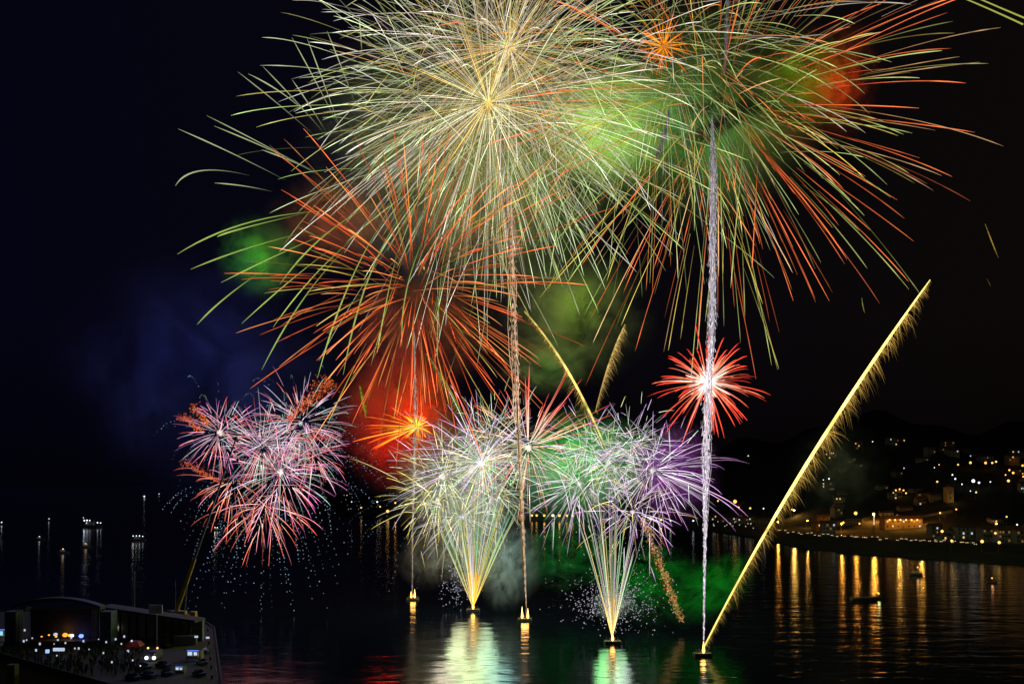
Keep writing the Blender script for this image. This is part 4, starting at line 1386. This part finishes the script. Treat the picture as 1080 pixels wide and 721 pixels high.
def hall():
    a, b = gp(108, 683), gp(208, 692)
    ya = a[1]
    za = lambda px, py, y: at(px, py, y)
    A, B = at(106, 641, 268), at(207, 656, 262)
    r = empty('market_hall', (A + B) / 2 * np.array([1, 1, 0]) + (0, 0, QZ), 'long low open hall with columns beside the stage', 'building')
    d = B - A
    L = np.linalg.norm(d[:2])
    ang = math.atan2(d[1], d[0])
    nrm = np.array([-math.sin(ang), math.cos(ang), 0])
    mid = (A + B) / 2
    rf = MB()
    v = [A - nrm * .8, B - nrm * .8, B + nrm * 5, A + nrm * 5]
    rf.add([q + (0, 0, 0) for q in v] + [q + (0, 0, .7) for q in v], [(0, 1, 2, 3)[::-1], (4, 5, 6, 7), (0, 1, 5, 4), (1, 2, 6, 5), (2, 3, 7, 6), (3, 0, 4, 7)])
    rf.build('roof', principled('hall_roof', (.05, .05, .055), .8, 0, .3, .3), r)
    for i in range(11):
        q = A + d * (i + .3) / 11
        MB().bar(np.array([q[0], q[1], QZ]), np.array([q[0], q[1], q[2] - .02]), .32, .32, 8).build('column', M['concrete'], r)
    q0, q1 = A + nrm * 3.4, B + nrm * 3.4
    w = MB()
    w.add([(q0[0], q0[1], QZ), (q1[0], q1[1], QZ), (q1[0], q1[1], q1[2] - .02), (q0[0], q0[1], q0[2] - .02), (q0[0] + nrm[0], q0[1] + nrm[1], QZ), (q1[0] + nrm[0], q1[1] + nrm[1], QZ), (q1[0] + nrm[0], q1[1] + nrm[1], q1[2] - .02), (q0[0] + nrm[0], q0[1] + nrm[1], q0[2] - .02)],
          [(0, 1, 2, 3), (7, 6, 5, 4), (0, 4, 5, 1), (1, 5, 6, 2), (2, 6, 7, 3), (3, 7, 4, 0)])
    w.build('back_wall', M['plaster2'], r)


hall()


def billboard():
    p = gp(165, 686)
    r = empty('billboard', p, 'pale blank billboard on a single tall post', 'billboard')
    y = p[1]
    top = at(164, 636, y)
    MB().bar(p, (p[0], p[1], top[2] - 1.6), .22).build('post', M['steel'], r)
    k = y / F
    MB().box((p[0] - .2, p[1], at(0, 642, y)[2]), (14 * k, .4, 9 * k)).build('board', principled('faded_board', (.42, .42, .46), .7, 0, .25, .5), r)


billboard()
for px, pt, pb, lab in ((142, 604, 680, 'thin mast standing behind the long hall'), (185, 612, 690, 'thin mast standing next to the crane')):
    p = gp(px, pb - 30)
    r = empty('flag_mast', p, lab, 'mast')
    t = at(px, pt, p[1])
    MB().bar(p, t, .16, .08).build('pole', M['steel'], r)
    MB().box(p + (0, 0, .2), (.9, .9, .4)).build('foot', M['concrete'], r)
    MB().ball(t + (0, 0, .1), .18).build('finial', M['steel'], r)


def crane():
    p = gp(190, 654)
    y = p[1]
    r = empty('mobile_crane', p, 'yellow mobile crane with its long boom raised into the pink bursts', 'crane')
    MB().box(p + (0, 0, 1.3), (11, 2.8, 1.0)).build('chassis', M['yellow'], r)
    for i in range(5):
        for s in (-1, 1):
            MB().bar(p + (-4.4 + i * 2.2, s * 1.2, .6), p + (-4.4 + i * 2.2, s * 1.5, .6), .6, .6, 12).build('wheel', M['tyre'], r)
    MB().box(p + (4.6, 0, 2.4), (1.9, 2.5, 1.5), 0, .9).build('cab', M['yellow'], r)
    MB().box(p + (-.6, 0, 2.6), (5.2, 2.6, 1.5)).build('superstructure', M['yellow'], r)
    MB().box(p + (-3.6, 0, 2.7), (1.4, 2.8, 1.7)).build('counterweight', M['dark'], r)
    for sx in (-4.8, 4.0):
        MB().box(p + (sx, 0, .9), (.4, 6.4, .3)).build('outrigger', M['steel'], r)
    b0 = p + (-1.2, 0, 3.4)
    tip = at(249, 462, y)
    d = tip - b0
    cut = [0, .30, .54, .77, 1.0]
    wid = [.85, .52, .40, .30]
    for i in range(4):
        MB().bar(b0 + d * max(0, cut[i] - .02), b0 + d * cut[i + 1], wid[i], wid[i] * .92, 4).build('boom_section', M['yellow'] if i == 0 else M['steel'], r)
    MB().bar(p + (1.6, 0, 3.2), b0 + d * .16 + (.3, 0, -.6), .22, .18, 8).build('luffing_ram', M['steel'], r)
    MB().box(tip, (.9, .9, 1.2)).build('boom_head', M['steel'], r)
    MB().bar(tip + (.5, 0, 0), tip + (.5, 0, -7), .04, .04, 4).build('hoist_rope', M['dark'], r)
    MB().ball(tip + (.5, 0, -7.4), .5).build('hook_block', M['dark'], r)


crane()


def van():
    p = gp(163, 695)
    r = empty('delivery_van', p, 'van with bright white headlights facing the camera under the billboard', 'van')
    MB().box(p + (0, .6, 1.35), (2.1, 4.6, 1.9), 0, .94).build('body', M['hull'], r)
    MB().box(p + (0, -2.2, .9), (2.0, 1.2, 1.0), 0, .92).build('bonnet', M['hull'], r)
    MB().box(p + (0, -1.72, 1.85), (1.7, .1, .7)).build('windscreen', M['glassy'], r)
    for s in (-1, 1):
        MB().ball(p + (s * 1.0, -2.85, 1.0), .5).build('headlight', M['cold'], r)
        MB().ball(p + (s * 1.25, -1.2, 3.3), .28).build('roof_lamp', M['gold'], r)
        for yy in (-1.8, 2.0):
            MB().bar(p + (s * .85, yy, .4), p + (s * 1.1, yy, .4), .4, .4, 10).build('wheel', M['tyre'], r)
    lamp(r, p + (0, -4.2, 1.2), (.85, .92, 1), 30, .4)


van()


def kiosk(px, py, label, s=1.0, m='coldwin'):
    p = gp(px, py)
    r = empty('snack_kiosk', p, label, 'kiosk', 'lit kiosks on the quay')
    MB().box(p + (0, 1.2 * s, 1.35 * s), (3.4 * s, 2.2 * s, 2.7 * s)).build('booth', M['plaster2'], r)
    MB().box(p + (0, .9 * s, 2.8 * s), (3.9 * s, 3.0 * s, .18)).build('roof', M['dark'], r)
    MB().box(p + (-.75 * s, .08 * s, 1.8 * s), (1.0 * s, .12, .8 * s)).build('serving_window', M[m], r)
    MB().box(p + (.55 * s, .08 * s, 1.75 * s), (.7 * s, .12, .7 * s)).build('menu_board', M['phone'], r)
    MB().box(p + (1.2 * s, .06 * s, 1.5 * s), (.25 * s, .12, 1.1 * s)).build('lit_panel', M['dimwin'], r)  # small lit panel, its glow is put into the material
    MB().box(p + (0, -.15 * s, 1.2 * s), (2.9 * s, .5, .1)).build('counter', M['wood'], r)
    MB().box(p + (0, .06 * s, 2.5 * s), (2.8 * s, .1, .22 * s)).build('light_strip', M['bluedim'], r)
    lamp(r, p + (0, -1.2, 2.2), (.55, .7, 1), 26, .4)


kiosk(203.5, 697, 'blue white lit kiosk near the edge of the quay', 1.15)
kiosk(189, 710, 'smaller cyan lit kiosk in front of the blue white one', .7)
kiosk(4, 677, 'teal white lit booth at the side of the stage', 1.5, 'teal')

p = gp(128.5, 671)
r = empty('peaked_tent', p, 'small white peaked tent in front of the hall columns', 'tent')
for sx_ in (-1, 1):
    for sy_ in (-1, 1):
        MB().bar(p + (sx_ * 1.6, sy_ * 1.6, 0), p + (sx_ * 1.6, sy_ * 1.6, 2.3), .06).build('leg', M['steel'], r)
MB().lathe(p + (0, 0, 2.3), [(2.5, 0), (2.3, .4), (1.0, 1.4), (.4, 3.0), (.05, 4.6)], 4).build('canopy', M['canvas'], r)
lamp(r, p + (0, -2.6, 3.2), (1, .95, .85), 10, .3)
p = gp(142, 689)
r = empty('red_gazebo', p, 'low red canvas gazebo with a lamp beside the van', 'gazebo')
for sx_ in (-1, 1):
    for sy_ in (-1, 1):
        MB().bar(p + (sx_ * 1.9, sy_ * 1.6, 0), p + (sx_ * 1.9, sy_ * 1.6, 2.2), .06).build('leg', M['steel'], r)
MB().box(p + (0, 0, 2.9), (4.4, 3.8, 1.3), 0, .55).build('canopy', M['red'], r)
MB().ball(p + (0, -1.9, 3.9), .3).build('lamp', M['phone'], r)
lamp(r, p + (0, -3.4, 4.6), (1, .7, .6), 22, .3)
for x, y_, lab in ((207, 672, 'work lamp on a post beside the crane'), (219, 673, 'work lamp on a post at the corner of the quay')):
    p = gp(x, y_ + 10)
    r = empty('work_lamp', p, lab, 'lamp')
    MB().bar(p, p + (0, 0, 2.8), .08).build('post', M['steel'], r)
    MB().box(p + (0, 0, 3.0), (.9, .3, .5)).build('lamp_head', M['phone'], r)

# cars, crates, bollards and a rail on the quay
dproto = None
DARK = [principled('black_car_paint', (.02, .02, .022), .35), principled('dark_blue_car_paint', (.02, .03, .06), .35), principled('dull_silver_car_paint', (.16, .16, .17), .35)]
QCARS = [(152, 705, 0), (172, 703, 1), (176, 711, 2), (157, 714, 0), (140, 716, 1), (213, 700, 2), (214, 688, 0), (176, 682, 1), (210, 712, 1)]
for i, (x, y_, c_) in enumerate(QCARS):
    p = gp(x, y_)
    r = empty('parked_car', p, ['black', 'dark blue', 'dull silver'][c_] + ' car parked without lights on the dark quay', 'car', 'unlit cars on the quay')
    th = .9 + .25 * math.sin(i * 2.3)
    ca, sa = math.cos(th), math.sin(th)

    def wq(a, b, z): return p + (a * ca - b * sa, a * sa + b * ca, z)
    MB().box(wq(0, 0, .62), (1.75, 4.2, .62), th, .96).build('body', DARK[c_], r)
    MB().box(wq(0, .25, 1.2), (1.5, 2.3, .56), th, .8).build('cabin', M['glassy'], r)
    for sx_ in (-1, 1):
        for yy in (-1.3, 1.3):
            MB().bar(wq(sx_ * .72, yy, .33), wq(sx_ * .92, yy, .33), .33, .33, 10).build('wheel', M['tyre'], r)
        MB().ball(wq(sx_ * .6, -2.08, .75), .16).build('headlight', M['glassy'], r)
for i, (x, y_, lab) in enumerate(((181, 676, 'rust brown cargo container next to the crane'), (196, 679, 'grey cargo container between the crane and the work lamp'), (172, 669, 'rust brown cargo container behind the billboard post'))):
    p = gp(x, y_)
    r = empty('cargo_container', p, lab, 'container', 'cargo containers on the quay')
    MB().box(p + (0, 0, 1.3), (6.0, 2.4, 2.5), .15 * i).build('shell', [M['stone'], M['steel'], M['wood']][i], r)
    rb = MB()
    for q in np.arange(-2.8, 2.9, .4):
        rb.box(p + (q * math.cos(.15 * i) + 1.23 * math.sin(.15 * i), q * math.sin(.15 * i) - 1.23 * math.cos(.15 * i), 1.3), (.12, .08, 2.3), .15 * i)
    rb.build('corrugation', [M['stone'], M['steel'], M['wood']][i], r)
ra, rb_ = on_plane(226, 662, QZ), on_plane(234, 721, QZ)
rl = MB()
dd = rb_ - ra
for i in range(27):
    q = ra + dd * i / 26 + (-1.0, 0, 0)
    rl.bar(q, q + (0, 0, 1.1), .04, .04, 5)
for z in (.55, 1.1):
    rl.bar(ra + (-1, 0, z), rb_ + (-1, 0, z), .035, .035, 5)
tag(rl.build('quay_railing', M['steel'], None, ra), 'thin steel railing along the water edge of the quay', 'railing')
bp = None
for i in range(7):
    p = ra + dd * (i + .5) / 7 + (-2.2, 0, 0)
    if bp is None:
        bp = o = MB().lathe(p, [(.32, 0), (.24, .15), (.22, .55), (.36, .62), (.34, .8), (.1, .88)], 12).build('bollard', M['dark'], None, p)
    else:
        o = bp.copy()
        COL.objects.link(o)
        o.location = tuple(p)
    tag(o, 'squat black mooring bollard at the edge of the quay', 'bollard', 'mooring bollards on the quay')

# ------------------------------------------------------------------ the dark house on the near slope
def near_house():
    A, B = at(-14, 688, 128), at(128, 722, 104)
    A[2] = B[2] = 26.0
    B = A + (B - A) * 1.08
    r = empty('near_house', ((A + B) / 2) * np.array([1, 1, 0]) + (0, 0, 13), 'dark house roof on the near slope at the bottom corner', 'house')
    d = (B - A) / np.linalg.norm(B - A)
    n = np.array([-d[1], d[0], 0])
    if n[1] > 0: n = -n
    e0, e1 = A + n * 9 + (0, 0, -4.2), B + n * 9 + (0, 0, -4.2)
    g0, g1 = A - n * 7 + (0, 0, -3.6), B - n * 7 + (0, 0, -3.6)
    MB().add([A, B, e1, e0, g0, g1, A - (0, 0, .35), B - (0, 0, .35), e1 - (0, 0, .35), e0 - (0, 0, .35), g0 - (0, 0, .35), g1 - (0, 0, .35)],
             [(0, 3, 2, 1), (0, 1, 5, 4), (6, 7, 8, 9), (7, 6, 10, 11), (3, 9, 8, 2), (4, 5, 11, 10), (0, 4, 10, 6), (0, 6, 9, 3), (1, 7, 11, 5), (1, 2, 8, 7)]).build('roof', M['darkroof'], r)
    MB().bar(A + (0, 0, .05), B + (0, 0, .05), .22, .22, 8).build('ridge_cap', M['darkroof'], r)
    q = [e0 - n * .8, e1 - n * .8, g1 + n * .8, g0 + n * .8]
    low = [np.array([c[0], c[1], 8.0]) for c in q]
    hi = [np.array([c[0], c[1], 21.4]) for c in q]
    MB().add(low + hi, [(0, 1, 5, 4), (1, 2, 6, 5), (2, 3, 7, 6), (3, 0, 4, 7)]).build('wall', M['plaster2'], r)
    c = A * .55 + B * .45 + n * 4
    MB().box(c + (0, 0, -.6), (1.0, 1.0, 3.2)).build('chimney', M['stone'], r)


near_house()
